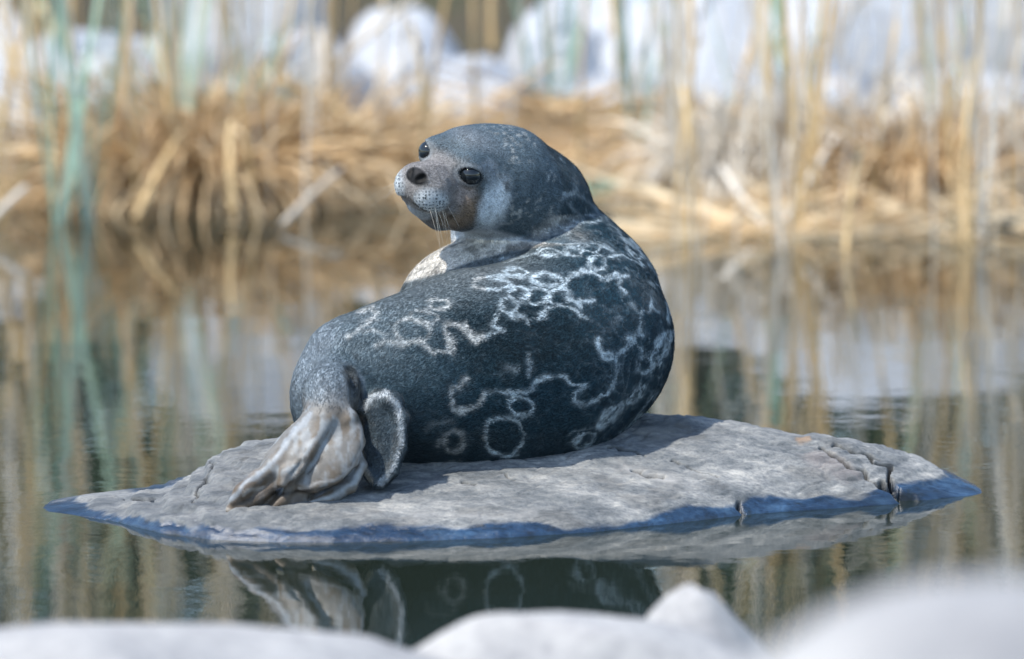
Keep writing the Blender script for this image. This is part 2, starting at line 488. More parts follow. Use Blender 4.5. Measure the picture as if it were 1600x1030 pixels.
# ------------------------------------------------------------------ the seal: one continuous body grown from a distance field
PXM = 800.0
def smin(a, b, k):
    h = np.clip(0.5 + 0.5 * (b - a) / k, 0, 1)
    return b + (a - b) * h - k * h * (1 - h)
def smax(a, b, k): return -smin(-a, -b, k)
def f32(x): return np.asarray(x, dtype=np.float32)
def rcone(P, a, b, ra, rb):
    a = f32(a); b = f32(b); ab = b - a
    t = np.clip(((P - a) @ ab) / max(float(ab @ ab), 1e-9), 0, 1)
    q = P - a - t[:, None] * ab
    return np.sqrt((q * q).sum(1)) - (ra + (rb - ra) * t).astype(np.float32)
def ell(P, c, R, r):
    q = (P - f32(c)) @ f32(R)
    r = f32(r)
    k0 = np.sqrt(((q / r) ** 2).sum(1)); k1 = np.sqrt(((q / (r * r)) ** 2).sum(1)) + 1e-9
    return k0 * (k0 - 1) / k1
def chain(P, pts, k=0.05):
    """pts: (px, py, Y, radius px); spine of rounded cones"""
    w = [(U(a, b, y), r / PXM) for a, b, y, r in pts]
    d = None
    for (a, ra), (b, rb) in zip(w[:-1], w[1:]):
        e = rcone(P, a, b, ra, rb)
        d = e if d is None else smin(d, e, k)
    return d
I3 = np.eye(3)

# head frame: F forward, L towards the near (visible) cheek, T up
HF = np.array([-0.52, -0.85, 0.10]); HF /= np.linalg.norm(HF)
HL = np.array([0.767, -0.514, -0.384]); HL -= HF * (HL @ HF); HL /= np.linalg.norm(HL)
HT = np.cross(HF, HL); HT /= np.linalg.norm(HT)
HR = np.stack([HF, HL, HT], 1)
HM = U(704, 255, 0.02)             # midway between the eyes
def H(f, l, t): return HM + HF * (f * 1.13 if f > 0 else f) + HL * l + HT * t
EYE_L, EYE_R = 0.0255, 0.0255
def eye_pos(s): return H(0.003, 0.0530 * s, 0.0)
def eye_out(s):
    o = HL * s * 0.52 + HF * 0.85; return o / np.linalg.norm(o)

MOUTH = lambda s: [H(0.090, 0.0, -0.080), H(0.076, 0.026 * s, -0.087), H(0.042, 0.048 * s, -0.092), H(0.016, 0.057 * s, -0.089)]
def head_sdf(P):
    d = ell(P, H(-0.090, 0, -0.012), HR, (0.116, 0.088, 0.086))
    for s in (-1, 1):
        d = smin(d, ell(P, H(-0.050, 0.036 * s, -0.073), HR, (0.076, 0.052, 0.053)), 0.03)
    d = smin(d, rcone(P, H(-0.03, 0, -0.014), H(0.070, 0, -0.030), 0.037, 0.020), 0.025)
    d = smin(d, ell(P, H(0.040, 0, -0.056), HR, (0.056, 0.044, 0.036)), 0.02)
    d = smin(d, ell(P, H(0.040, 0, -0.036), HR, (0.052, 0.047, 0.024)), 0.022)
    for s in (-1, 1):
        d = smin(d, ell(P, H(0.054, 0.0280 * s, -0.060), HR, (0.040, 0.0275, 0.0300)), 0.026)
        d = smin(d, ell(P, H(-0.004, 0.042 * s, 0.020), HR, (0.028, 0.018, 0.012)), 0.03)   # brow
    # chin and lower jaw
    d = smin(d, rcone(P, H(0.050, 0, -0.091), H(-0.04, 0, -0.106), 0.019, 0.036), 0.014)
    # nose pad
    d = smin(d, ell(P, H(0.084, 0, -0.030), HR, (0.016, 0.0250, 0.0175)), 0.008)
    for s in (-1, 1):
        d = smax(d, -chain_w(P, MOUTH(s), 0.0022), 0.005)       # mouth line under the pads
        d = smax(d, -rcone(P, H(0.100, 0.0085 * s, -0.036), H(0.093, 0.0165 * s, -0.0245), 0.0050, 0.0062), 0.003)   # nostrils
        d = smax(d, -rcone(P, H(0.045, 0.050 * s, -0.022), H(0.022, 0.066 * s, -0.062), 0.006, 0.007), 0.014)   # furrow behind the pad
    d = smax(d, -rcone(P, H(0.099, 0, -0.046), H(0.095, 0, -0.082), 0.0022, 0.0022), 0.006)
    for s in (-1, 1):
        e = eye_pos(s)
        out = eye_out(s)
        lid = np.sqrt(((P - f32(e)) ** 2).sum(1)) - 0.0225
        d = smin(d, lid, 0.012)
        side = np.cross(HT, out)
        q = (P - f32(e)) @ f32(np.stack([side, HT, out], 1))
        slit = np.sqrt((q[:, 0] / 0.0225) ** 2 + ((q[:, 1] - 0.0005) / 0.0150) ** 2) - 1
        slit = np.maximum(slit * 0.014, -q[:, 2] + 0.004)
        d = smax(d, -slit, 0.004)
    d = smax(d, -rcone(P, H(-0.085, 0.10, -0.012), H(-0.090, 0.080, -0.014), 0.004, 0.003), 0.008)   # ear hole
    return d

def chain_w(P, pts, r):
    d = None
    for a, b in zip(pts[:-1], pts[1:]):
        e = rcone(P, a, b, r, r); d = e if d is None else np.minimum(d, e)
    return d

def near_only(fn, P, c, rad, pad):
    """evaluate a detail only where it can matter"""
    dd = np.sqrt(((P - f32(c)) ** 2).sum(1))
    m = dd < rad + pad
    out = (dd - rad).astype(np.float32)
    if m.any(): out[m] = fn(P[m])
    return out

def plate_ax(a, b, nrm):
    a1 = a - b; a1 = a1 / np.linalg.norm(a1)
    a3 = np.array(nrm, float); a3 -= a1 * (a1 @ a3); a3 /= np.linalg.norm(a3)
    return np.stack([a1, np.cross(a3, a1), a3], 1)
def flipper_sdf(P):
    # ankle
    d = chain(P, [(532, 590, -0.25, 40), (516, 615, -0.33, 37), (512, 648, -0.375, 35)], 0.03)
    up = (-0.1, -0.75, 0.65)
    # upper web: a shallow bowl from the ankle to the toes
    A = plate_ax(U(540, 655, -0.38), U(478, 752, -0.425), up)
    d = smin(d, ell(P, U(503, 702, -0.400), A, (0.090, 0.074, 0.027)), 0.022)
    A2 = plate_ax(U(500, 650, -0.385), U(400, 765, -0.43), up)
    d = smin(d, ell(P, U(452, 708, -0.405), A2, (0.086, 0.036, 0.026)), 0.020)
    # bowl hollow
    # five long toes; the outer ones are longest
    toes = [
        [(492, 648, -0.392, 15), (447, 708, -0.418, 14), (428, 728, -0.428, 14)],
        [(500, 655, -0.405, 12), (462, 715, -0.432, 10), (448, 740, -0.444, 11), (441, 756, -0.447, 8)],
        [(512, 655, -0.408, 12), (484, 705, -0.436, 8), (467, 732, -0.448, 8), (458, 742, -0.452, 7)],
        [(545, 655, -0.392, 16), (563, 690, -0.394, 7), (554, 722, -0.410, 5), (522, 747, -0.424, 5), (490, 759, -0.434, 6), (470, 760, -0.440, 6)],
        [(550, 705, -0.380, 14), (565, 727, -0.386, 8), (548, 760, -0.402, 9), (510, 780, -0.416, 9), (478, 793, -0.426, 8)],
        [(440, 722, -0.425, 13), (402, 748, -0.436, 12), (378, 768, -0.446, 12), (366, 782, -0.450, 8)],
        [(420, 765, -0.425, 10), (392, 790, -0.435, 9), (372, 797, -0.445, 9), (360, 797, -0.447, 7)],
        [(460, 755, -0.415, 10), (442, 782, -0.428, 8), (424, 795, -0.437, 5)],
        [(478, 765, -0.412, 9), (464, 788, -0.424, 7), (455, 800, -0.430, 5)],
    ]
    for t in toes: d = smin(d, chain(P, t, 0.008), 0.010)
    # webs of the outer toe and of the fold underneath
    A3 = plate_ax(U(450, 725, -0.42), U(365, 782, -0.445), up)
    d = smin(d, ell(P, U(405, 762, -0.432), A3, (0.070, 0.026, 0.009)), 0.007)
    A4 = plate_ax(U(560, 735, -0.385), U(475, 792, -0.42), up)
    d = smin(d, ell(P, U(516, 768, -0.400), A4, (0.068, 0.024, 0.010)), 0.008)
    A5 = plate_ax(U(470, 760, -0.41), U(400, 798, -0.43), up)
    d = smin(d, ell(P, U(432, 782, -0.418), A5, (0.060, 0.022, 0.009)), 0.008)
    # furrows between the toes and the dark slot under the web
    for pts, k in (([(472, 722, -0.450, 2), (453, 748, -0.462, 4)], 0.008), ([(488, 722, -0.456, 2), (474, 745, -0.468, 6)], 0.008),
                   ([(455, 762, -0.448, 7), (476, 770, -0.446, 6)], 0.006), ([(425, 770, -0.452, 5), (448, 766, -0.452, 6)], 0.006), ([(500, 766, -0.440, 3), (545, 740, -0.425, 3)], 0.006)):
        d = smax(d, -chain(P, pts), k)
    return d

def flipper2_sdf(P):
    # sole of the other hind flipper seen edge-on, standing against the rump
    c = U(596, 688, -0.325)
    a1 = U(600, 615, -0.30) - U(592, 762, -0.35); a1 /= np.linalg.norm(a1)
    a2 = np.array([0.93, -0.35, 0.0]); a2 -= a1 * (a1 @ a2); a2 /= np.linalg.norm(a2)
    d = ell(P, c, np.stack([a1, a2, np.cross(a1, a2)], 1), (0.092, 0.044, 0.034))
    e = chain(P, [(572, 640, -0.325, 14), (612, 628, -0.335, 15), (628, 655, -0.345, 10), (627, 700, -0.355, 7), (614, 735, -0.365, 7), (590, 754, -0.37, 8), (574, 742, -0.365, 6)], 0.012)
    d = smin(d, e, 0.016)
    d = smin(d, chain(P, [(590, 640, -0.20, 45), (596, 660, -0.31, 26)]), 0.03)
    return d

def body_sdf(P):
    P = f32(P)
    t1 = chain(P, [(548, 628, -0.17, 90), (572, 602, -0.16, 106), (650, 592, -0.13, 128), (740, 578, -0.07, 150), (832, 568, 0.0, 156), (893, 532, 0.09, 154), (888, 470, 0.19, 138), (866, 405, 0.24, 104)], 0.035)
    t1 = smin(t1, chain(P, [(620, 690, -0.12, 66), (760, 660, -0.07, 86), (880, 640, 0.03, 92)], 0.04), 0.04)
    t2 = chain(P, [(737, 498, 0.16, 120), (800, 474, 0.18, 121), (868, 440, 0.19, 114)], 0.03)
    d = smin(t1, t2, 0.010)
    nk = chain(P, [(800, 430, 0.30, 98), (800, 350, 0.24, 88), (782, 292, 0.14, 82)], 0.04)
    nk = smin(nk, chain(P, [(872, 380, 0.26, 76), (836, 320, 0.20, 80), (790, 275, 0.13, 78)], 0.04), 0.03)
    hd = smin(nk, near_only(head_sdf, P, H(-0.04, 0, -0.03), 0.20, 0.06), 0.035)
    d = smin(d, hd, 0.014)
    # hollow between the flippers (under the tail)
    d = smax(d, -chain(P, [(550, 588, -0.335, 9), (560, 625, -0.335, 13), (563, 665, -0.32, 9)]), 0.03)
    d = smin(d, near_only(flipper2_sdf, P, U(596, 680, -0.29), 0.19, 0.06), 0.020)
    d = smin(d, near_only(flipper_sdf, P, U(480, 690, -0.37), 0.26, 0.06), 0.018)
    # deep cleft between the ankle and the second flipper
    d = smax(d, -chain(P, [(546, 578, -0.315, 6), (557, 606, -0.352, 9), (562, 640, -0.372, 9), (566, 670, -0.37, 5)], 0.01), 0.014)
    return d

def surface_nets(sdf, lo, hi, h, B=14):
    lo = np.array(lo, float); hi = np.array(hi, float)
    nb = np.ceil((hi - lo) / (h * B)).astype(int)
    n = nb * B
    G = np.full(tuple(n), 1.0, np.float32)
    bi = np.stack(np.meshgrid(*[np.arange(k) for k in nb], indexing='ij'), -1).reshape(-1, 3)
    ctr = lo + (bi * B + (B - 1) / 2) * h
    dc = sdf(ctr)
    near = np.abs(dc) < h * B * 0.87 * 1.35 + 0.012
    ins = bi[(~near) & (dc < 0)]
    for b in ins:
        s = b * B; G[s[0]:s[0] + B, s[1]:s[1] + B, s[2]:s[2] + B] = -1
    loc = np.stack(np.meshgrid(*[np.arange(B)] * 3, indexing='ij'), -1).reshape(-1, 3)
    nbk = bi[near]
    for c0 in range(0, len(nbk), 100):
        bb = nbk[c0:c0 + 100]
        idx = (bb[:, None, :] * B + loc[None]).reshape(-1, 3)
        G[idx[:, 0], idx[:, 1], idx[:, 2]] = sdf(lo + idx * h)
    sg = G < 0
    cs = [sg[dx:n[0] - 1 + dx, dy:n[1] - 1 + dy, dz:n[2] - 1 + dz] for dx in (0, 1) for dy in (0, 1) for dz in (0, 1)]
    al = cs[0].copy(); an = cs[0].copy()
    for c in cs[1:]: al &= c; an |= c
    act = an & ~al
    ci = np.argwhere(act)
    vid = np.full(act.shape, -1, np.int32); vid[act] = np.arange(len(ci), dtype=np.int32)
    corner = [(dx, dy, dz) for dx in (0, 1) for dy in (0, 1) for dz in (0, 1)]
    val = {c: G[ci[:, 0] + c[0], ci[:, 1] + c[1], ci[:, 2] + c[2]] for c in corner}
    acc = np.zeros((len(ci), 3)); cnt = np.zeros(len(ci))
    for a in corner:
        for ax in range(3):
            if a[ax] == 0:
                b = list(a); b[ax] = 1; b = tuple(b)
                va, vb = val[a], val[b]
                m = (va < 0) != (vb < 0)
                t = np.where(m, va / np.where(m, va - vb, 1), 0)
                p = np.array(a, float)[None, :].repeat(len(ci), 0); p[:, ax] = t
                acc += p * m[:, None]; cnt += m
    V = lo + (ci + acc / cnt[:, None]) * h
    Fs = []
    for ax in range(3):
        o1, o2 = [(1, 2), (2, 0), (0, 1)][ax]
        s0 = [slice(None)] * 3; s1 = [slice(None)] * 3
        s0[ax] = slice(0, n[ax] - 1); s1[ax] = slice(1, n[ax])
        ch = sg[tuple(s0)] != sg[tuple(s1)]
        e = np.argwhere(ch)
        e = e[(e[:, o1] > 0) & (e[:, o2] > 0) & (e[:, o1] < n[o1] - 1) & (e[:, o2] < n[o2] - 1)]
        fl = sg[e[:, 0], e[:, 1], e[:, 2]]
        d1 = np.zeros(3, int); d1[o1] = 1; d2 = np.zeros(3, int); d2[o2] = 1
        def g(q): return vid[q[:, 0], q[:, 1], q[:, 2]]
        q = np.stack([g(e - d1 - d2), g(e - d2), g(e), g(e - d1)], 1)
        q[~fl] = q[~fl][:, ::-1]
        Fs.append(q)
    F = np.concatenate(Fs)
    F = F[(F >= 0).all(1)]
    return V, F

def norm_of(V, F):
    a = V[F[:, 0]]; b = V[F[:, 1]]; c = V[F[:, 2]]; e = V[F[:, 3]]
    fn = np.cross(c - a, e - b)
    N = np.zeros_like(V)
    for k in range(4):
        for j in range(3):
            N[:, j] += np.bincount(F[:, k], fn[:, j], len(V))
    return N / (np.linalg.norm(N, axis=1, keepdims=True) + 1e-12), fn

# --- coat pattern, measured on the photograph (zoomed crops give the coordinates)
def Z(x0, y0, s, pts): return [(x0 + x / s, y0 + y / s) for x, y in pts]
def ring(x0, y0, s, cx, cy, a, b, rot=0, n=22, gap=0):
    c, q = math.cos(math.radians(rot)), math.sin(math.radians(rot))
    out = []
    for k in range(n + 1 - gap):
        t = 2 * math.pi * k / n
        x, y = a * math.cos(t), b * math.sin(t)
        out.append((x0 + (cx + x * c - y * q) / s, y0 + (cy + x * q + y * c) / s))
    return out
Z3 = (620, 280, 3.478); Z4 = (640, 520, 3.636); Z5 = (430, 400, 4.291)
LINES = []       # (polyline, half width px, strength)
def LN(z, pts, w=4.5, s=1.0): LINES.append((Z(*z, pts), w, s))
def RG(z, cx, cy, a, b, rot=0, w=4.0, s=1.0, gap=0): LINES.append((ring(*z, cx, cy, a, b, rot, gap=gap), w, s))
RG(Z3, 515, 565, 100, 36); RG(Z3, 645, 505, 58, 24, w=5); RG(Z3, 240, 678, 55, 28)
RG(Z3, 668, 622, 52, 38); RG(Z3, 765, 635, 62, 45, w=4); RG(Z3, 815, 545, 85, 30, w=5); RG(Z3, 890, 635, 64, 44)
RG(Z3, 605, 690, 52, 40, w=4.5); RG(Z3, 1090, 455, 44, 36, w=5); RG(Z3, 930, 235, 60, 24, w=3.5)
RG(Z3, 885, 292, 62, 20, w=3.5); RG(Z3, 715, 160, 62, 26, -20, w=5); RG(Z3, 590, 265, 48, 20, w=3.5, s=0.7)
RG(Z3, 1055, 215, 52, 22, w=3, s=0.8); RG(Z3, 1290, 380, 22, 62, -38, w=4); RG(Z3, 960, 388, 52, 20, w=4)
RG(Z3, 820, 398, 66, 17, w=4); RG(Z3, 1060, 372, 50, 20, w=3.5, s=0.8); RG(Z3, 760, 290, 48, 16, w=3, s=0.7)
RG(Z5, 920, 500, 125, 76, 10, w=5, s=0.75); RG(Z5, 1005, 412, 88, 46, 10, w=4, s=0.55)
LN(Z3, [(265, 940), (290, 870), (265, 800), (345, 790), (385, 850), (440, 880), (520, 850), (580, 830), (530, 800), (545, 760), (580, 700), (560, 665)], 4.5)
LN(Z3, [(370, 800), (420, 815), (440, 870)], 3.5, 0.7)
LN(Z3, [(620, 740), (680, 750), (720, 770), (800, 740), (830, 700), (900, 690), (980, 710), (1040, 770)], 5)
LN(Z3, [(715, 770), (725, 800)], 3)
LN(Z3, [(800, 650), (850, 600), (910, 580), (940, 530), (1000, 500), (1060, 510), (1120, 530), (1180, 515), (1250, 530)], 5)
LN(Z3, [(1100, 545), (1150, 540), (1210, 530), (1215, 590), (1245, 620)], 4.5)
LN(Z3, [(1040, 430), (1060, 490), (1090, 505)], 4.5)
LN(Z3, [(930, 640), (990, 680), (1070, 655)], 5, 0.9); LN(Z3, [(950, 690), (1000, 710), (1010, 660)], 5, 0.8)
LN(Z3, [(480, 375), (620, 358), (740, 343), (850, 338), (960, 342), (1090, 345), (1170, 385)], 5.0, 0.75)
LN(Z3, [(560, 440), (640, 428), (740, 408), (880, 402), (1000, 408)], 4.5, 0.7)
LN(Z3, [(1160, 420), (1230, 415), (1290, 440), (1340, 470)], 4.5, 0.9)
LN(Z3, [(1120, 190), (1150, 225), (1200, 290), (1250, 340), (1310, 380), (1360, 440), (1420, 520), (1455, 600), (1470, 680), (1480, 780)], 4.0, 0.7)
LN(Z3, [(1380, 660), (1385, 700), (1340, 720), (1320, 790), (1330, 850), (1250, 870), (1300, 890), (1340, 940)], 5.0, 0.9)
LN(Z3, [(1280, 690), (1320, 730)], 5, 0.7); LN(Z3, [(1400, 690), (1420, 720)], 4, 0.6); LN(Z3, [(1185, 780), (1215, 760)], 5, 0.6)
LN(Z3, [(1380, 560), (1410, 580)], 5, 0.6); LN(Z3, [(1330, 300), (1390, 360), (1430, 420)], 4, 0.5)
LN(Z3, [(1100, 870), (1110, 940), (1180, 960), (1240, 930), (1290, 890)], 4.5, 0.9)
LN(Z3, [(1470, 830), (1420, 900), (1390, 970)], 4.5, 0.8)
LN(Z3, [(650, 180), (720, 150), (800, 120), (880, 100), (970, 72)], 5.5, 0.9)
LN(Z3, [(990, 80), (1050, 130), (1100, 190)], 5, 0.45); LN(Z3, [(930, 120), (960, 170), (1010, 200)], 4, 0.4)
LN(Z4, [(0, 50), (90, 50), (130, 105), (230, 110), (245, 60), (220, 0)], 5.0)
LN(Z4, [(1060, 60), (1080, 90), (1110, 150), (1170, 150), (1230, 100), (1260, 40), (1300, 40), (1310, -20)], 4.5, 0.9)
LN(Z4, [(1180, 150), (1180, 230), (1160, 290), (1120, 350), (1050, 390), (990, 410), (940, 390), (950, 340), (1010, 300), (930, 290), (880, 250), (800, 260), (730, 280), (690, 340), (600, 345), (520, 340), (450, 340)], 4.5)
RG(Z4, 640, 425, 68, 52, 20, w=4.5); LN(Z4, [(320, 260), (290, 310), (240, 310), (245, 380), (260, 440), (330, 450), (400, 420), (430, 350)], 5)
RG(Z4, 540, 590, 108, 112, 0, w=4.5, s=0.9); RG(Z4, 255, 620, 52, 62, 15, w=5, s=0.85); LN(Z4, [(160, 650), (190, 590), (230, 560)], 5, 0.6)
LN(Z4, [(100, 560), (150, 520), (240, 500)], 6, 0.35); LN(Z4, [(190, 740), (300, 740)], 4, 0.3)
RG(Z4, 995, 615, 66, 34, -35, w=4); RG(Z4, 1140, 470, 100, 22, -42, w=6, s=0.85); RG(Z4, 1290, 350, 62, 18, -45, w=5, s=0.8)
LN(Z4, [(1200, 580), (1260, 520), (1330, 440), (1400, 340)], 4, 0.7); RG(Z4, 1340, 185, 46, 48, 0, w=4.5, s=0.9)
LN(Z4, [(1420, 20), (1400, 100), (1370, 130), (1390, 190), (1440, 120), (1470, 40)], 5, 0.8); LN(Z4, [(1390, 200), (1430, 170), (1460, 110), (1490, 0)], 5, 0.8)
LN(Z4, [(560, 195), (600, 215)], 7, 0.7); LN(Z4, [(680, 120), (690, 190), (680, 250)], 5, 0.6); LN(Z4, [(900, 580), (960, 555), (1040, 540)], 3.5, 0.4)
LN(Z5, [(480, 540), (560, 500), (640, 430), (690, 390), (650, 350), (560, 370)], 5.5, 0.85)
LN(Z5, [(590, 510), (680, 500), (760, 520)], 5, 0.4)
LN(Z5, [(680, 590), (760, 560), (850, 590), (960, 580), (1030, 620), (1080, 650), (1190, 650), (1190, 600), (1150, 540), (1140, 480), (1180, 460), (1290, 460), (1330, 560), (1400, 545)], 5, 0.85)

def paint_seal(V, N):
    n = len(V)
    u, v = project(V)
    Hl = (V - HM) @ HR; hf, hl, ht = Hl[:, 0], Hl[:, 1], Hl[:, 2]
    facing = -N[:, 1]
    n1 = fbm(V * 22, 3); n2 = fbm(V * 95 + 3, 3); n3 = fbm(V * 260 + 8, 2)
    def L(a, b, m): return a * (1 - m[:, None]) + np.array(b)[None, :] * m[:, None]
    C = np.repeat(np.array([[0.010, 0.033, 0.048]]), n, 0)
    # greyer rump and flank towards the tail
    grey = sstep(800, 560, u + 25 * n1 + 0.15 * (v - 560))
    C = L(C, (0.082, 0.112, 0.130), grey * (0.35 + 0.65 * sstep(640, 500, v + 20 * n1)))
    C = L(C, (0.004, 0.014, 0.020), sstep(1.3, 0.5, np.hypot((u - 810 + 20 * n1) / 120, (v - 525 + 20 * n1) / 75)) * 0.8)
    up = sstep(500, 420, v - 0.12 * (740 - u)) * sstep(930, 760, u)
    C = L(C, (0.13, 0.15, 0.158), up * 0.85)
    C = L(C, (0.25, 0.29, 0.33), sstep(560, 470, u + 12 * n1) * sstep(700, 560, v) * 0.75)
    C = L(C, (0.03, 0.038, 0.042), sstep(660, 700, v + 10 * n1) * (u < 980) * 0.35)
    # net of pale rings; on the camera-averted side a procedural one
    warp = 3.6
    uu = u + warp * vnoise(V * 75) + 2.2 * n3; ww = v + warp * vnoise(V * 75 + 31) + 2.2 * n3
    body = (hf < -0.16) | (V[:, 2] < HM[2] - 0.11)
    m = np.zeros(n)
    sel = np.where((facing > -0.05) & (u > 430))[0]
    us, vs = uu[sel], ww[sel]
    mm = np.zeros(len(sel))
    wn_s = fbm(V[sel] * 48 + 5, 2); sn_s = fbm(V[sel] * 34 + 61, 3)
    for pts, w, s in LINES:
        a = np.array(pts)
        bx = (us > a[:, 0].min() - 3 * w) & (us < a[:, 0].max() + 3 * w) & (vs > a[:, 1].min() - 3 * w) & (vs < a[:, 1].max() + 3 * w)
        k = np.where(bx)[0]
        if len(k) == 0: continue
        d = seg_dist(us[k], vs[k], pts)
        wv = w * (0.80 + 0.50 * wn_s[k]); sv = s * np.clip(0.80 + 0.45 * sn_s[k], 0.25, 1)
        mm[k] = np.maximum(mm[k], sv * (0.72 * sstep(wv * 0.95, wv * 0.15, d) + 0.30 * sstep(wv * 2.3, wv * 0.2, d)))
    m[sel] = mm
    cell = np.abs(fbm(V * 17 + 50, 2)); cell2 = np.abs(fbm(V * 26 + 80, 2))
    proc = np.maximum(sstep(0.10, 0.03, cell), 0.7 * sstep(0.09, 0.03, cell2))
    m = np.where(facing < -0.05, proc * 0.8 * sstep(-0.05, -0.2, facing), m)
    faint = np.maximum(sstep(0.07, 0.015, np.abs(fbm(V * 30 + 150, 2))), 0.6 * sstep(0.3, 0.8, fbm(V * 55 + 33, 2)))
    m = np.maximum(m, faint * np.where(facing > -0.05, 0.05 + 0.14 * sstep(880, 1010, u) + 0.12 * sstep(400, 340, v), 0))
    m = m * (0.86 + 0.14 * n2) 
    pale = np.where((u > 760)[:, None], np.array([0.52, 0.60, 0.64])[None], np.array([0.48, 0.49, 0.48])[None])
    hd_m = sstep(-0.20, -0.15, hf) * sstep(HM[2] - 0.14, HM[2] - 0.10, V[:, 2])
    mk = np.clip(m * (1 - hd_m * sstep(330, 300, v)), 0, 1)
    C = C * (1 - mk[:, None]) + pale * mk[:, None]
    # pale spotted far side
    # (everything beyond the fold: pale buff, with grey blotches)
    fold = np.interp(u, [600, 700, 740, 800, 900, 960], [448, 424, 406, 391, 381, 380])
    far = sstep(0.0, 0.05, V[:, 1]) * sstep(fold + 3, fold - 3, v) * sstep(930, 790, u + 20 * n1) * (v > 335)
    ridge = np.interp(u, [600, 660, 690, 750, 800, 850, 900], [432, 398, 383, 368, 350, 336, 322])
    far = far * sstep(ridge - 10, ridge + 6, v + 6 * n1)
    buff = np.array([0.58, 0.55, 0.50])[None] * (1 - 0.50 * sstep(0.10, 0.45, fbm(V * 40 + 9, 2)))[:, None]
    C = C * (1 - far[:, None] * 0.92) + buff * far[:, None] * 0.92
    # belly and underside
    under = sstep(-0.55, -0.85, N[:, 2]) * sstep(0.05, 0.15, V[:, 1])
    C = L(C, (0.45, 0.44, 0.41), under * 0.7)
    # ---- head
    hdm = sstep(-0.21, -0.15, hf + 0.012 * n1) * sstep(-0.165, -0.13, ht) * sstep(0.0, 1.0, 1.0 * (V[:, 2] > HM[2] - 0.16))
    HC = np.repeat(np.array([[0.066, 0.095, 0.116]]), n, 0)
    HC = L(HC, (0.30, 0.32, 0.32), sstep(0.05, 0.8, fbm(V * 130 + 2, 3)) * sstep(-0.04, -0.08, hf) * sstep(-0.2, 0.4, fbm(V * 24 + 44, 2)) * 0.75)
    HC = L(HC, (0.20, 0.22, 0.24), sstep(0.035, 0.06, ht) * sstep(-0.09, -0.02, hf) * 0.5)
    def blob(cx, cy, a, b, rot=0, soft=0.5):
        c_, s_ = math.cos(math.radians(rot)), math.sin(math.radians(rot))
        x = u - cx + 5 * n1; y = v - cy + 5 * n1
        r = np.hypot((x * c_ + y * s_) / a, (-x * s_ + y * c_) / b)
        return sstep(1 + soft, 1 - soft, r) * (hf > -0.10)
    sym = np.abs(hl)
    HC = L(HC, (0.17, 0.16, 0.155), sstep(-0.03, 0.01, hf + 0.006 * n1) * sstep(0.03, 0.008, ht) * 0.75)
    HC = L(HC, (0.22, 0.205, 0.195), sstep(0.020, 0.045, hf) * 0.7)
    HC = L(HC, (0.16, 0.15, 0.15), blob(709, 300, 12, 26, 20) * 0.6)
    HC = L(HC, (0.36, 0.31, 0.29), blob(727, 305, 14, 18, 25) * 0.7)
    HC = L(HC, (0.15, 0.095, 0.050), blob(736, 330, 19, 27, 25, 0.8) * 0.75)
    HC = L(HC, (0.15, 0.10, 0.055), blob(700, 345, 24, 12, 10) * 0.6)
    HC = L(HC, (0.30, 0.33, 0.36), blob(765, 268, 12, 18, -10) * 0.55)
    HC = L(HC, (0.55, 0.61, 0.66), blob(772, 322, 20, 42, 22, 0.45) * 0.85)
    # chin and throat
    HC = L(HC, (0.36, 0.39, 0.42), sstep(-0.092, -0.099, ht) * sstep(0.02, 0.04, hf) * 0.9)
    HC = L(HC, (0.42, 0.45, 0.48), sstep(-0.09, -0.105, ht) * sstep(-0.035, -0.05, hf) * 0.8)
    # whisker pads
    pad = np.zeros(n)
    for s in (-1, 1):
        q = (V - H(0.064, 0.032 * s, -0.063)) @ HR
        r = np.sqrt((q[:, 0] / 0.040) ** 2 + (q[:, 1] / 0.034) ** 2 + (q[:, 2] / 0.0300) ** 2)
        pad = np.maximum(pad, sstep(1.15, 0.75, r))
    pad = pad * sstep(0.007, 0.013, np.abs(hl)) * sstep(-0.034, -0.040, ht - 0.12 * (np.abs(hl) - 0.02))
    HC = L(HC, (0.34, 0.37, 0.39), pad)
    # nose leather
    q = (V - H(0.090, 0, -0.030)) @ HR
    nose = sstep(1.1, 0.85, np.sqrt((q[:, 0] / 0.018) ** 2 + (q[:, 1] / 0.0265) ** 2 + (q[:, 2] / 0.0175) ** 2))
    HC = L(HC, (0.006, 0.0065, 0.008), nose * 0.97)
    for s in (-1, 1):
        q = (V - H(0.094, 0.0115 * s, -0.0308)) @ HR
        nst = sstep(1.15, 0.8, np.sqrt((q[:, 0] / 0.016) ** 2 + (q[:, 1] / 0.0098) ** 2 + (q[:, 2] / 0.0135) ** 2))
        HC = L(HC, (0.002, 0.002, 0.002), nst)
        e = eye_pos(s)
        de = np.sqrt(((V - e) ** 2).sum(1)); 
        out = eye_out(s)
        qq = (V - e) @ np.stack([np.cross(HT, out), HT, out], 1)
        lidm = sstep(1.28, 1.02, np.hypot(qq[:, 0] / 0.0215, qq[:, 1] / 0.0150)) * (qq[:, 2] > 0)
        HC = L(HC, (0.012, 0.018, 0.022), lidm)
        # paler ring of fur round the eye, dark tear corner
        lr = sstep(1.75, 1.45, np.hypot(qq[:, 0] / 0.0215, qq[:, 1] / 0.0150)) * (qq[:, 2] > 0) * (1 - lidm)
        HC = L(HC, (0.20, 0.22, 0.235), lr * 0.5)
        mo = chain_w(f32(V), MOUTH(s), 0.0)
        HC = L(HC, (0.05, 0.038, 0.025), sstep(0.008, 0.003, mo) * 0.85)
    ear = sstep(7, 0, seg_dist(u, v, [(790, 286), (792, 296)])) * (V[:, 1] < 0.2)
    HC = L(HC, (0.03, 0.035, 0.04), ear * 0.7)
    C = C * (1 - hdm[:, None]) + HC * hdm[:, None]
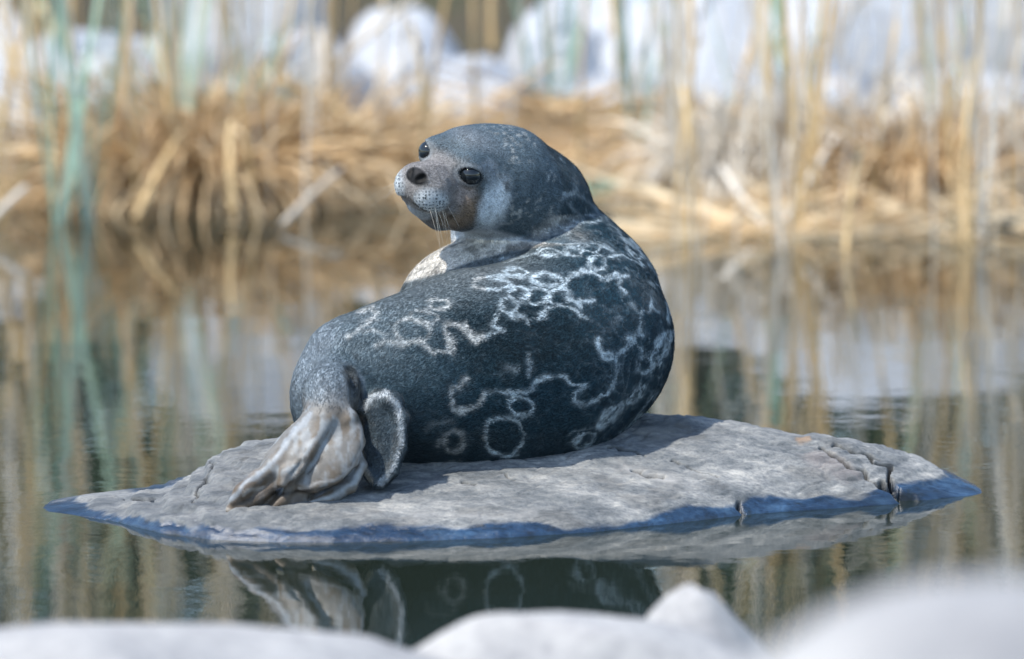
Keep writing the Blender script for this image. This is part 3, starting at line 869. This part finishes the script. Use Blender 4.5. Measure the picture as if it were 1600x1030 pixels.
    # neck nape
    # white throat seen left of the fold
    th = sstep(0.12, 0.16, V[:, 1]) * sstep(745, 715, u) * sstep(352, 362, v) * sstep(-0.1, -0.13, ht) * sstep(ridge - 2, ridge - 8, v)
    C = L(C, (0.60, 0.64, 0.68), th)
    # ---- hind flippers: pale grey skin with brown tinges
    fd = near_only(flipper_sdf, f32(V), U(480, 690, -0.37), 0.26, 0.06); f2 = near_only(flipper2_sdf, f32(V), U(596, 680, -0.29), 0.19, 0.06)
    fm = sstep(0.010, 0.002, fd) * sstep(596, 650, v + 8 * n1 + (u - 510) * 0.1)
    FC = np.repeat(np.array([[0.165, 0.155, 0.14]]), n, 0)
    FC = L(FC, (0.13, 0.088, 0.048), sstep(-0.4, 0.8, fbm(V * 34 + 70, 3)) * 0.6)
    FC = L(FC, (0.30, 0.33, 0.35), sstep(0.0, 0.7, fbm(V * np.array([70, 70, 30]) + 20, 3)) * 0.6)
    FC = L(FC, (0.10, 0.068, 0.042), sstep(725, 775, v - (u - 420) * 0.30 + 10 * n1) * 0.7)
    wu, wv_ = u + 4 * n1 + 2 * n2, v + 4 * n1
    for pts, w_, c_ in (([(488, 648), (450, 690), (418, 730), (372, 770), (352, 790)], 7, (0.27, 0.30, 0.33)),
                        ([(560, 660), (566, 695), (555, 724), (522, 748), (488, 760), (468, 762)], 5, (0.38, 0.36, 0.34)),
                        ([(566, 725), (553, 757), (512, 778), (478, 792)], 5, (0.36, 0.38, 0.39)),
                        ([(448, 742), (444, 758)], 6, (0.34, 0.30, 0.26)), ([(462, 735), (458, 744)], 5, (0.36, 0.33, 0.30)),
                        ([(352, 797), (380, 802), (410, 798)], 5, (0.34, 0.31, 0.27)), ([(380, 775), (412, 762)], 4, (0.32, 0.29, 0.25)),
                        ([(505, 660), (478, 705), (462, 730)], 5, (0.28, 0.30, 0.31)), ([(522, 662), (505, 690), (478, 735)], 5, (0.26, 0.28, 0.29))):
        FC = L(FC, c_, sstep(w_, w_ * 0.2, seg_dist(wu, wv_, pts)) * 0.8)
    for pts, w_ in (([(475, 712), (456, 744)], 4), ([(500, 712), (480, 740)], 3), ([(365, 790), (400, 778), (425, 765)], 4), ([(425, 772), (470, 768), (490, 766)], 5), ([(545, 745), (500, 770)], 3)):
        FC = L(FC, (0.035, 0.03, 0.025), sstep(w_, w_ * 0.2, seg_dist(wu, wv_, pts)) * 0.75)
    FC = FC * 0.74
    ank = sstep(0.012, 0.002, fd) * sstep(560, 596, v) * (1 - sstep(640, 662, v))
    C = L(C, (0.16, 0.19, 0.215), ank * 0.8)
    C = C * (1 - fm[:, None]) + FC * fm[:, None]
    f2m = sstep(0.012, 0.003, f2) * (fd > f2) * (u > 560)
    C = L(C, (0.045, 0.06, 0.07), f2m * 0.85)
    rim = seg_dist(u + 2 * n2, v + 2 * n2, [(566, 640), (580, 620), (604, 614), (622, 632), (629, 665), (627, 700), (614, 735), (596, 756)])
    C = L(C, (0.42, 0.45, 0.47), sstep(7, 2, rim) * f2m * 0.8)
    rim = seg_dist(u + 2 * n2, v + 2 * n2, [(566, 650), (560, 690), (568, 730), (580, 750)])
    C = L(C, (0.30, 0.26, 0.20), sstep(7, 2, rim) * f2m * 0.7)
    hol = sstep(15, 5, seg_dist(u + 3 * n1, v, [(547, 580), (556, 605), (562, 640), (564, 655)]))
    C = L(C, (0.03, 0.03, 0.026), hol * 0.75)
    C = C * (1 + 0.16 * n2 + 0.10 * n3)[:, None]
    bare = np.clip(fm + nose + pad * 0.6, 0, 1)
    return np.clip(C, 0.0015, 0.9), pad * hdm, bare, hdm, nose * hdm

def build_seal():
    lo, hi = U(335, 815, -0.5), None
    V, F = surface_nets(body_sdf, (-0.60, -0.52, 0.0), (0.36, 0.50, 0.72), 0.0033)
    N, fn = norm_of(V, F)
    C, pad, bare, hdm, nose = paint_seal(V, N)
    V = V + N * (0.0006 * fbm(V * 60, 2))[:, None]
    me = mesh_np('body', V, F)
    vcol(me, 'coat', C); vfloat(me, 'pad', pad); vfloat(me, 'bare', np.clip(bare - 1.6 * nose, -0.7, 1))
    m = NT('seal_coat')
    a = m.attr('coat'); col = a.outputs['Color']
    p = m.obj()
    vo = m.n('ShaderNodeTexVoronoi'); vo.inputs['Scale'].default_value = 150; vo.inputs['Randomness'].default_value = 0.35; m.l(p, vo.inputs['Vector'])
    dots = m.ramp(vo.outputs['Distance'], [(0.32, (1, 1, 1)), (0.46, (0, 0, 0))])
    pd = m.attr('pad')
    col = m.mix(m.math('MULTIPLY', dots.outputs[0], m.math('MULTIPLY', pd.outputs['Fac'], 0.93)), col, (0.02, 0.03, 0.038))
    m.l(col, m.b.inputs['Base Color'])
    br = m.attr('bare')
    m.l(m.math('SUBTRACT', 0.62, m.math('MULTIPLY', br.outputs['Fac'], 0.10)), m.b.inputs['Roughness'])
    m.l(m.math('ADD', 0.25, m.math('MULTIPLY', br.outputs['Fac'], 0.08), True), m.b.inputs['Specular IOR Level'])
    nz = m.noise(p, 420, 3, 0.6)
    m.bump(nz.outputs[0], 0.35, 0.0015)
    root = bpy.data.objects.new('seal', None); COL.objects.link(root)
    base = U(700, 740, -0.15); root.location = base
    tag(root, 'ringed seal with pale rings on dark fur looking back over its shoulder', 'seal')
    def child(name, mesh, mat):
        o = link(name, mesh, mat, root); o.matrix_parent_inverse = Matrix.Translation(base).inverted(); return o
    child('body', me, m.m)
    # ---- short fur lying towards the tail
    rng = np.random.default_rng(5)
    A = np.linalg.norm(fn, axis=1) * 0.5
    fc = V[F].mean(1)
    vis = (N[F[:, 0], 2] > -0.92)
    fw = A * (1 - bare[F[:, 0]]) * vis * (1 + 0.9 * hdm[F[:, 0]])
    NF = 420000
    pick = rng.choice(len(F), NF, p=fw / fw.sum())
    w = rng.random((NF, 2))
    q = V[F[pick]]
    rp = (q[:, 0] * ((1 - w[:, :1]) * (1 - w[:, 1:])) + q[:, 1] * (w[:, :1] * (1 - w[:, 1:])) + q[:, 2] * (w[:, :1] * w[:, 1:]) + q[:, 3] * ((1 - w[:, :1]) * w[:, 1:]))
    nn = N[F[pick, 0]]; cc = C[F[pick, 0]]; hh = hdm[F[pick, 0]]
    # lie of the hair: away from the nose on the head, along the spine on the body
    spine = np.array([U(868, 405, 0.24), U(890, 470, 0.19), U(893, 530, 0.09), U(832, 566, 0.0), U(740, 572, -0.07), U(650, 588, -0.13), U(560, 610, -0.2), U(510, 660, -0.38)])
    tan = np.gradient(spine, axis=0); tan /= np.linalg.norm(tan, axis=1, keepdims=True)
    wsum = 0; dirv = np.zeros((NF, 3))
    for s_, t_ in zip(spine, tan):
        ww = np.exp(-((rp - s_) ** 2).sum(1) / 0.012)[:, None] + 1e-6
        dirv += ww * t_; wsum = wsum + ww
    dirv /= wsum
    hb = hh[:, None]
    dirv = dirv * (1 - hb) + (-HF + 0.35 * np.array([0.5, 0.3, -0.6]))[None] * hb
    dirv += rng.normal(0, 0.20, (NF, 3)) + 0.30 * np.stack([vnoise(rp * 28 + 11), vnoise(rp * 28 + 37), vnoise(rp * 28 + 71)], 1)
    dirv -= nn * (dirv * nn).sum(1)[:, None]
    dirv /= np.linalg.norm(dirv, axis=1, keepdims=True) + 1e-9
    lift = rng.uniform(0.10, 0.34, NF)[:, None]
    ln = (rng.uniform(0.005, 0.0095, NF) * (1 - 0.5 * hh))[:, None]
    tip = rp + (dirv + nn * lift) * ln
    sd2 = np.cross(nn, dirv); wd = rng.uniform(0.0005, 0.0011, NF)[:, None]
    b0 = rp - sd2 * wd - nn * 0.0005; b1 = rp + sd2 * wd - nn * 0.0005
    FV = np.stack([b0, b1, tip], 1).reshape(-1, 3)
    FF = np.arange(NF * 3).reshape(-1, 3)
    fm_ = mesh_np('fur', FV, FF, smooth=False)
    var = rng.lognormal(0, 0.30, NF)[:, None]
    cf = np.clip(cc * var, 0.002, 0.9)
    vcol(fm_, 'coat', np.repeat(cf, 3, 0))
    mf = NT('seal_fur')
    mf.l(mf.attr('coat').outputs['Color'], mf.b.inputs['Base Color'])
    mf.b.inputs['Roughness'].default_value = 0.5
    tr = mf.n('ShaderNodeBsdfTranslucent'); mf.l(mf.attr('coat').outputs['Color'], tr.inputs[0])
    mx = mf.n('ShaderNodeMixShader'); mx.inputs[0].default_value = 0.45
    mf.l(mf.b.outputs[0], mx.inputs[1]); mf.l(tr.outputs[0], mx.inputs[2]); mf.l(mx.outputs[0], mf.t.nodes['Material Output'].inputs[0])
    mf.b.inputs['Specular IOR Level'].default_value = 0.25; mf.b.inputs['Sheen Weight'].default_value = 0.25; mf.b.inputs['Sheen Roughness'].default_value = 0.4; mf.b.inputs['Sheen Tint'].default_value = (0.75, 0.87, 1, 1)
    fo = child('fur', fm_, mf.m); fo['kind'] = 'stuff'
    # ---- eyes
    me_ = NT('seal_eye')
    me_.b.inputs['Base Color'].default_value = (0.006, 0.008, 0.010, 1); me_.b.inputs['Roughness'].default_value = 0.06
    me_.b.inputs['Coat Weight'].default_value = 0.0
    import bmesh
    bm = bmesh.new(); bmesh.ops.create_uvsphere(bm, u_segments=32, v_segments=20, radius=0.0205)
    em = bpy.data.meshes.new('eye'); bm.to_mesh(em); bm.free()
    for p_ in em.polygons: p_.use_smooth = True
    for s in (-1, 1):
        o = child('eye', em, me_.m); o.location = eye_pos(s)
    # ---- whiskers
    vs, fs = [], []
    rg = np.random.default_rng(3)
    for s in (-1, 1):
        for k in range(15):
            p0 = H(0.056 + rg.uniform(-0.022, 0.022), 0.046 * s, -0.066 + rg.uniform(-0.016, 0.012))
            d0 = HL * s * rg.uniform(0.35, 0.8) + HF * rg.uniform(-0.75, 0.2) - HT * rg.uniform(0.45, 1.0); d0 /= np.linalg.norm(d0)
            Lw = rg.uniform(0.05, 0.10)
            pts = [p0 + d0 * Lw * t + (-HT * 0.30 - HF * 0.25) * Lw * t * t for t in np.linspace(0, 1, 7)]
            for i, p in enumerate(pts):
                r = 0.00030 * (1 - 0.8 * i / 6)
                for a in range(3):
                    an = a * 2.094
                    vs.append(p + (HT * math.cos(an) + HF * math.sin(an)) * r)
            b = len(vs) - 21
            for i in range(6):
                for a in range(3):
                    a2 = (a + 1) % 3
                    fs.append((b + i * 3 + a, b + i * 3 + a2, b + i * 3 + 3 + a2, b + i * 3 + 3 + a))
    mw = NT('whisker_hair'); mw.b.inputs['Base Color'].default_value = (0.62, 0.58, 0.50, 1); mw.b.inputs['Roughness'].default_value = 0.4
    wo = child('whiskers', mesh_np('whiskers', np.array(vs), np.array(fs)), mw.m); wo['kind'] = 'stuff'
build_seal()

# ------------------------------------------------------------------ plants
def tube(pts, rad, sides=5):
    pts = np.asarray(pts, float); n = len(pts)
    T = np.gradient(pts, axis=0); T /= np.linalg.norm(T, axis=1, keepdims=True)
    ref = np.array([0.0, 1.0, 0.1]); A = np.cross(T, ref); A /= np.linalg.norm(A, axis=1, keepdims=True); B = np.cross(T, A)
    an = np.arange(sides) * 2 * np.pi / sides
    rad = np.broadcast_to(rad, n)
    V = pts[:, None] + rad[:, None, None] * (np.cos(an)[None, :, None] * A[:, None] + np.sin(an)[None, :, None] * B[:, None])
    F = []
    for i in range(n - 1):
        for k in range(sides):
            k2 = (k + 1) % sides
            F.append((i * sides + k, i * sides + k2, (i + 1) * sides + k2, (i + 1) * sides + k))
    return V.reshape(-1, 3), np.array(F)

def blades(starts, dirs, lens, widths, droop, seg=5, tints=None, rng=None, fold=0.25):
    """many grass blades at once: curved tapered strips with a folded midrib (3 vertices across)"""
    n = len(starts)
    t = np.linspace(0, 1, seg + 1)
    d = dirs / np.linalg.norm(dirs, axis=1, keepdims=True)
    P = starts[:, None] + d[:, None] * (lens[:, None] * t[None])[..., None]
    P[..., 2] -= droop[:, None] * lens[:, None] * t[None] ** 2.2
    ph = rng.uniform(0, 6.28, n)
    side = np.cross(d, np.stack([np.cos(ph), np.sin(ph), rng.uniform(-.3, .3, n)], 1))
    side /= np.linalg.norm(side, axis=1, keepdims=True) + 1e-9
    nor = np.cross(side, d)
    w = widths[:, None] * np.clip(np.minimum(0.45 + t * 2.2, 1.0), 0, 1)[None] * (1 - t ** 3)[None] ** 0.7 * 0.5 + 0.0006
    Lp = P - side[:, None] * w[..., None] ; Rp = P + side[:, None] * w[..., None]
    Mp = P + nor[:, None] * (w * fold)[..., None]
    V = np.stack([Lp, Mp, Rp], 2).reshape(-1, 3)
    base = (np.arange(n) * (seg + 1) * 3)[:, None, None]
    i = (np.arange(seg) * 3)[None, :, None]
    q0 = np.array([[0, 1, 4, 3], [1, 2, 5, 4]])
    F = (base[..., None] + i[..., None] + q0[None, None]).reshape(-1, 4)
    tint = np.repeat(rng.random(n) if tints is None else tints, (seg + 1) * 3)
    return V, F, tint

def blade_mesh(name, *a, **k):
    V, F, t = blades(*a, **k)
    me = mesh_np(name, V, F); vfloat(me, 'tint', t); return me

RG3 = np.random.default_rng(12)
def stem_mesh(h, r, bend, kink=0.0):
    t = np.linspace(0, 1, 11)
    x = bend * t ** 2 * h + kink * np.sin(t * 5) * 0.01
    V, F = tube(np.stack([x, 0.3 * bend * t * h * t, t * h - 0.35 * (1 - t)], 1), r * 1.25 * (1 - 0.35 * t), 6)
    # joints
    me = mesh_np('stem', V, F); vfloat(me, 'tint', np.repeat(0.35 + 0.4 * t, 6)); return me
def leaf_mesh(Ln, w, droop, lean):
    rng = np.random.default_rng(int(Ln * 1000))
    V, F, t = blades(np.zeros((1, 3)), np.array([[lean, 0.1, 1.0]]), np.array([Ln]), np.array([w]), np.array([droop]), 8, np.array([0.6]), rng, 0.35)
    me = mesh_np('leaf', V, F); vfloat(me, 'tint', t); return me

STEMS = {}; LEAVES = {}
for kind in ('reed', 'reed_pale', 'reed_green'):
    STEMS[kind] = [stem_mesh(h, r, b, k) for h, r, b, k in ((1.9, .0058, .05, 1), (1.6, .0066, -.08, 1.5), (2.1, .0052, .10, 0.6), (1.4, .0064, -.03, 2), (1.75, .0074, .02, 1))]
    LEAVES[kind] = [leaf_mesh(l, w, d, a) for l, w, d, a in ((.62, .024, .75, .45), (.80, .020, 1.0, .7), (.50, .028, .35, .25), (.70, .022, .1, .1))]
    for m_ in STEMS[kind] + LEAVES[kind]: m_.materials.append(M[kind])
# broad upright flag leaves (bulrush)
FLAGS = {k: [leaf_mesh(1.55, .020, .05, .05), leaf_mesh(1.25, .017, .12, .12), leaf_mesh(1.8, .019, .06, .02)] for k in ('reed', 'reed_pale', 'reed_green')}
for k in FLAGS:
    for m_ in FLAGS[k]: m_.materials.append(M[k])

def shore_pt(px, Y):
    x = (px - 800.0) / FPX * (Y - CAM_Y)
    z = float(ground_z(np.array([x]), np.array([Y]))[0])
    return x, Y, z

def reed(px, Y, kind, label, group, lean=(0, 0), sc=1.0, leaves=None, var=None, thin=1.0):
    if leaves is None: leaves = int(RG3.integers(1, 5))
    x, y, z = shore_pt(px, Y)
    root = bpy.data.objects.new('reed_stalk', None); COL.objects.link(root)
    root.location = (x, y, max(z, -0.25)); root.rotation_euler = (lean[1], lean[0], RG3.uniform(0, 6.28) if lean == (0, 0) else 0)
    if lean == (0, 0): root.rotation_euler = (RG3.normal(0, .06), RG3.normal(0, .07), RG3.uniform(0, 6.28))
    root.scale = (thin, thin, sc)
    tag(root, '%s %s reed stalk in front of %s' % ({1: 'almost leafless', 2: 'sparsely leaved', 3: 'leafy', 4: 'densely leaved'}[leaves], TONE[kind], landmark(px)), 'reed', group)
    k = RG3.integers(5) if var is None else var
    st = bpy.data.objects.new('stem', STEMS[kind][k]); COL.objects.link(st); st.parent = root
    h = (1.9, 1.6, 2.1, 1.4, 1.75)[k]; b = (.05, -.08, .10, -.03, .02)[k]
    for i in range(leaves):
        t = RG3.uniform(0.06, 0.92)
        lf = bpy.data.objects.new('leaf', LEAVES[kind][RG3.integers(4)]); COL.objects.link(lf); lf.parent = root
        lf.location = (b * t * t * h, 0.3 * b * t * t * h, t * h)
        lf.rotation_euler = (0, 0, RG3.uniform(0, 6.28)); s = RG3.uniform(.6, 1.15); lf.scale = (s, s, s)
    return root

def flag(px, Y, kind, label, group, n=3, sc=1.0):
    x, y, z = shore_pt(px, Y)
    root = bpy.data.objects.new('bulrush', None); COL.objects.link(root)
    root.location = (x, y, max(z, -0.2)); tag(root, '%s flat-leaved bulrush in front of %s' % ({'reed': 'straw coloured', 'reed_pale': 'bleached', 'reed_green': 'fresh green'}[kind], landmark(px)), 'bulrush', group)
    for i in range(n):
        lf = bpy.data.objects.new('leaf', FLAGS[kind][RG3.integers(3)]); COL.objects.link(lf); lf.parent = root
        lf.location = (RG3.uniform(-.02, .02), RG3.uniform(-.02, .02), 0)
        lf.rotation_euler = (0, RG3.normal(0, .05), RG3.uniform(0, 6.28)); s = sc * RG3.uniform(.75, 1.1); lf.scale = (1, 1, s)
    return root

LAND = [(-20, 'the pale boulder at the upper left edge'), (165, 'the pale blue boulder at left'), (290, 'the small stone behind the large tussock'),
        (370, 'the tall boulder behind the left tussock'), (480, 'the low pale stone left of centre'), (632, 'the rounded boulder left of the seal head'),
        (745, 'the boulder just above the seal muzzle'), (868, 'the narrow boulder above the seal head'), (960, 'the low stone behind the golden mat'),
        (1060, 'the wide boulder right of the seal head'), (1240, 'the low stone behind the crossed reeds'), (1400, 'the largest boulder at upper right'),
        (1500, 'the low grey stone at far right'), (1690, 'the boulder at the upper right edge')]
def landmark(px): return min(LAND, key=lambda a: abs(a[0] - px))[1]
TONE = {'reed': 'tan', 'reed_pale': 'bleached', 'reed_green': 'green'}
GL, GM, GR_ = 'dry reeds standing left of the seal', 'dry reeds standing behind the seal', 'dry reeds standing right of the seal'
for px in np.concatenate([RG3.uniform(-70, 550, 44)]):
    reed(px, RG3.uniform(5.0, 6.8), 'reed' if RG3.random() < .6 else 'reed_pale', 'upright tan reed stalk in the stand left of the seal', GL, thin=0.55)
for px in RG3.uniform(562, 1005, 10):
    reed(px, RG3.uniform(5.4, 6.8), 'reed' if RG3.random() < .5 else 'reed_pale', 'upright tan reed stalk on the bank directly behind the seal', GM)
for px in RG3.uniform(1020, 1670, 56):
    reed(px, RG3.uniform(4.2, 6.8), 'reed' if RG3.random() < .55 else 'reed_pale', 'upright thin tan reed stalk in the stand right of the seal', GR_, thin=0.42)
for px in RG3.uniform(-60, 420, 9):
    flag(px, RG3.uniform(5.0, 6.4), 'reed' if RG3.random() < .6 else 'reed_pale', 'dry straw coloured bulrush with flat upright leaves at left', 'dry bulrushes at left')
for px in RG3.uniform(1040, 1660, 5):
    flag(px, RG3.uniform(4.4, 6.4), 'reed' if RG3.random() < .6 else 'reed_pale', 'dry straw coloured bulrush with flat upright leaves at right', 'dry bulrushes at right')
for px, Y in ((82, 5.0), (95, 5.2), (128, 5.1), (140, 5.4), (60, 5.6), (270, 5.9), (262, 6.2), (225, 6.0), (400, 6.3), (290, 6.4)):
    flag(px, Y, 'reed_green', 'fresh green bulrush leaves among the dry reeds at left', 'green bulrushes at left', 2, 0.8)
for px, Y in ((868, 6.6), (880, 6.4), (850, 6.8), (995, 6.3), (1000, 6.0)):
    flag(px, Y, 'reed_green', 'fresh green bulrush leaves on the bank right above the seal head', 'green bulrushes behind the seal', 2, 0.7)
for px, Y in ((1180, 5.6), (1250, 5.8), (1470, 5.7)):
    flag(px, Y, 'reed_green', 'pale green bulrush leaves in the right hand reeds', 'green bulrushes at right', 2, 0.7)

# single reeds that stand out
def lone(a, b, Ya, Yb, r, mat, label, name='reed_stalk', nleaf=0):
    p, q = U(a[0], a[1], Ya), U(b[0], b[1], Yb)
    d = q - p
    root = bpy.data.objects.new(name, None); COL.objects.link(root); root.location = p
    tag(root, label, 'reed', 'leaning reeds that stand out')
    t = np.linspace(0, 1, 10)
    mid = np.cross(d, [0, 1, 0]) * 0.03
    V, F = tube(d[None] * t[:, None] + mid[None] * np.sin(t * 3.1)[:, None], r * (1 - 0.3 * t), 7)
    me = mesh_np('stem', V, F); vfloat(me, 'tint', np.repeat(0.4 + 0.5 * t, 7))
    o = link('stem', me, M[mat], root)
    for k in range(nleaf):
        l = link('leaf', LEAVES[mat][k % 4], None, root); l.location = d * (0.25 + 0.2 * k); l.rotation_euler = (0, 0.6, k * 2.1); l.scale = (.5, .5, .5)
    return root
lone((478, 150), (655, -6), 6.0, 6.1, .013, 'reed_pale', 'thick broken reed leaning up to the right above the left bank')
lone((430, 120), (600, 222), 5.9, 5.7, .012, 'reed', 'orange tan broken reed slanting down towards the seal head')
lone((1212, 372), (1128, 262), 4.8, 5.1, .013, 'reed_pale', 'bent pale reed rising from the water up to the left, right of the seal', nleaf=1)
lone((1214, 374), (1312, 208), 4.8, 5.2, .011, 'reed_pale', 'pale grey reed crossing up to the right beside the bent one')
lone((1142, 205), (1222, -60), 5.4, 5.6, .010, 'reed', 'long grey brown reed leaning right at upper right')
lone((212, 345), (285, 205), 4.9, 5.3, .012, 'reed', 'orange tan reed leaning right at the foot of the left tussock')
lone((440, 352), (535, 262), 4.9, 5.4, .009, 'reed_pale', 'thin greyish reed leaning right over the water left of the seal')
lone((0, 205), (62, -10), 5.6, 5.7, .012, 'reed', 'tan reed leaning right at the upper left edge')
lone((1322, 405), (1345, 230), 4.4, 4.6, .010, 'reed', 'short orange tan reed standing in the water at right')
lone((1510, 395), (1522, 90), 4.5, 4.7, .010, 'reed', 'tall straw reed standing in the water near the right edge')
lone((365, 330), (362, 190), 5.1, 5.3, .013, 'reed', 'upright golden reed in front of the left tussock')
lone((770, 75), (775, -80), 6.6, 6.6, .013, 'reed', 'golden upright reed above the seal forehead')
lone((-20, 352), (40, 292), 4.7, 4.9, .009, 'reed_pale', 'pale grey twig leaning over the water at the left edge')

# sedge tussocks: arching dry blades springing from one crown
def tussock(px, Y, n, rad, hgt, label, mat='mat', seed=1, squash=1.0, up=0.9):
    rng = np.random.default_rng(seed)
    x, y, z = shore_pt(px, Y)
    root = bpy.data.objects.new('sedge_tussock', None); COL.objects.link(root); root.location = (x, y, max(z, 0) - 0.02)
    tag(root, label, 'sedge', 'sedge tussocks on the far bank')
    th = rng.uniform(0, 2 * np.pi, n); rr = rad * 0.45 * np.sqrt(rng.random(n))
    st = np.stack([rr * np.cos(th), rr * np.sin(th) * 0.6, np.zeros(n)], 1)
    out = rng.uniform(0.15, 1.25, n)
    th2 = th + rng.normal(0, 0.5, n)
    d = np.stack([np.cos(th2) * out, np.sin(th2) * out * 0.7, np.full(n, up)], 1)
    ln = rng.uniform(0.5, 1.15, n) * hgt
    me = blade_mesh('blades', st, d, ln, rng.uniform(.008, .017, n), rng.uniform(0.3, 1.15, n), 7, None, rng)
    o = link('blades', me, M[mat], root); o['kind'] = 'stuff'
    return root
tussock(300, 5.6, 1400, .40, .70, 'large brown sedge tussock with drooping dry blades left of the seal', seed=2)
tussock(470, 5.75, 1000, .36, .60, 'middle sedge tussock spreading right of the large one', seed=3)
tussock(170, 5.8, 400, .26, .50, 'smaller sedge tussock behind the green bulrushes', seed=4)
tussock(610, 5.9, 500, .28, .46, 'low sedge tussock nearest to the seal muzzle', seed=5)
tussock(925, 5.6, 160, .08, .14, 'small dark green tuft at the water behind the seal neck', 'reed_green', seed=6)
tussock(1150, 5.5, 420, .26, .62, 'wispy sedge tussock left of the crossed reeds', 'reed_pale', seed=9, up=1.5)
tussock(1300, 5.4, 420, .28, .70, 'wispy sedge tussock right of the crossed reeds', 'reed_pale', seed=10, up=1.6)
tussock(1440, 5.3, 520, .30, .62, 'thin sedge tussock among the right hand reeds', seed=7, up=1.3)
tussock(1580, 5.5, 520, .30, .70, 'thin sedge tussock at the right edge', 'reed_pale', seed=8, up=1.5)
tussock(330, 6.2, 260, .30, .70, 'green sedge tussock rising behind the large brown one', 'reed_green', seed=11, up=1.7)
tussock(60, 5.8, 300, .22, .60, 'sedge tussock at the left edge of the bank', 'reed_pale', seed=12, up=1.4)

# matted reed litter on the bank: stuff
def litter(name, x0, x1, Y0, Y1, top, n, seed, mat, label):
    rng = np.random.default_rng(seed)
    px = rng.uniform(x0, x1, n); Y = rng.uniform(Y0, Y1, n)
    X = (px - 800) / FPX * (Y - CAM_Y)
    prof = np.interp(px, [x0, x0 + .15 * (x1 - x0), x1 - .15 * (x1 - x0), x1], [.35, 1, 1, .35]) * (0.75 + 0.25 * np.sin(px * 0.021 + seed))
    g = np.maximum(ground_z(X, Y), 0.0)
    z = g + top * prof * rng.random(n) ** 0.8 * np.clip((Y - Y0) / (0.5 * (Y1 - Y0)), 0.12, 1)
    ang = rng.normal(0, 0.5, n); ang = np.where(rng.random(n) < .5, ang, ang + np.pi)
    d = np.stack([np.cos(ang), np.sin(ang) * 0.8, rng.normal(0.06, 0.22, n)], 1)
    ln = rng.uniform(.25, .8, n)
    st = np.stack([X, Y, z], 1) - d * (ln * 0.5)[:, None]
    me = blade_mesh(name, st, d, ln, rng.uniform(.007, .016, n), rng.uniform(0.0, .25, n), 4, None, rng)
    o = link(name, me, M[mat]); tag(o, label, 'reed litter', None, 'stuff')
litter('reed_litter', 120, 720, 5.5, 6.4, .08, 1900, 1, 'mat', 'matted brown dead reeds along the bank left of the seal')
litter('reed_litter', 560, 1190, 5.7, 6.6, .17, 2200, 2, 'mat', 'golden mat of fallen reeds on the bank behind the seal')
litter('reed_litter', 1080, 2300, 4.7, 6.2, .06, 3400, 3, 'mat', 'grey brown fallen reeds along the bank at right')
litter('reed_litter', -700, 170, 5.6, 6.5, .06, 1900, 4, 'mat', 'sparse fallen reeds at the left edge of the bank')

# spruces beyond the bank; they stand above the frame and darken the reflections
def spruce_meshes(seed):
    rng = np.random.default_rng(seed); hgt = 7.5
    t = np.linspace(0, 1, 9)
    V, F = tube(np.stack([0.03 * np.sin(t * 4), 0.02 * np.cos(t * 3), t * hgt - 0.2], 1), 0.12 * (1 - 0.93 * t), 8)
    tr = mesh_np('trunk', V, F)
    st, dr, ln, dp = [], [], [], []
    for k in range(46):
        z = 0.25 + (hgt - 0.35) * (k / 46) ** 0.95; R = (hgt - z) * 0.24 + 0.12
        for j in range(9):
            a = rng.uniform(0, 6.28); Rb = R * rng.uniform(.7, 1.1)
            dirb = np.array([math.cos(a), math.sin(a), -0.22])
            for q in range(13):
                f = rng.uniform(0.12, 1.0)
                p = np.array([0, 0, z]) + dirb * Rb * f + rng.normal(0, .03, 3)
                s_ = rng.choice([-1, 1])
                st.append(p); dr.append(dirb * 0.6 + s_ * np.array([-dirb[1], dirb[0], 0]) * 0.8 + np.array([0, 0, -.35]) + rng.normal(0, .2, 3)); ln.append(rng.uniform(.14, .30)); dp.append(.25)
    n = len(st)
    cr = blade_mesh('crown', np.array(st), np.array(dr), np.array(ln), np.full(n, .055), np.array(dp), 2, None, rng)
    return tr, cr
SPR = [spruce_meshes(1), spruce_meshes(2)]
for m_, c_ in SPR: m_.materials.append(M['bark']); c_.materials.append(M['needle'])
SPX = [(-6.5, 15), (-5.0, 13.5), (-3.9, 15.5), (-2.9, 13.2), (-2.0, 15.0), (-1.1, 13.4), (-0.2, 14.8), (0.7, 13.1), (1.6, 15.2), (2.4, 13.6), (3.3, 14.9), (4.3, 13.4), (5.4, 15.2), (6.8, 14.0)]
for i, (x, y) in enumerate(SPX):
    tm, cm = SPR[i % 2]
    root = bpy.data.objects.new('spruce_tree', None); COL.objects.link(root)
    root.location = (x, y, float(ground_z(np.array([x]), np.array([float(y)]))[0])); root.rotation_euler = (0, 0, i * 1.7); s = 0.8 + 0.3 * ((i * 37) % 10) / 10; root.scale = (s, s, s)
    tag(root, 'dark green spruce standing behind the far bank, seen mirrored in the water', 'spruce tree', 'spruces behind the far bank')
    for nm, me_ in (('trunk', tm), ('crown', cm)):
        o = bpy.data.objects.new(nm, me_); COL.objects.link(o); o.parent = root
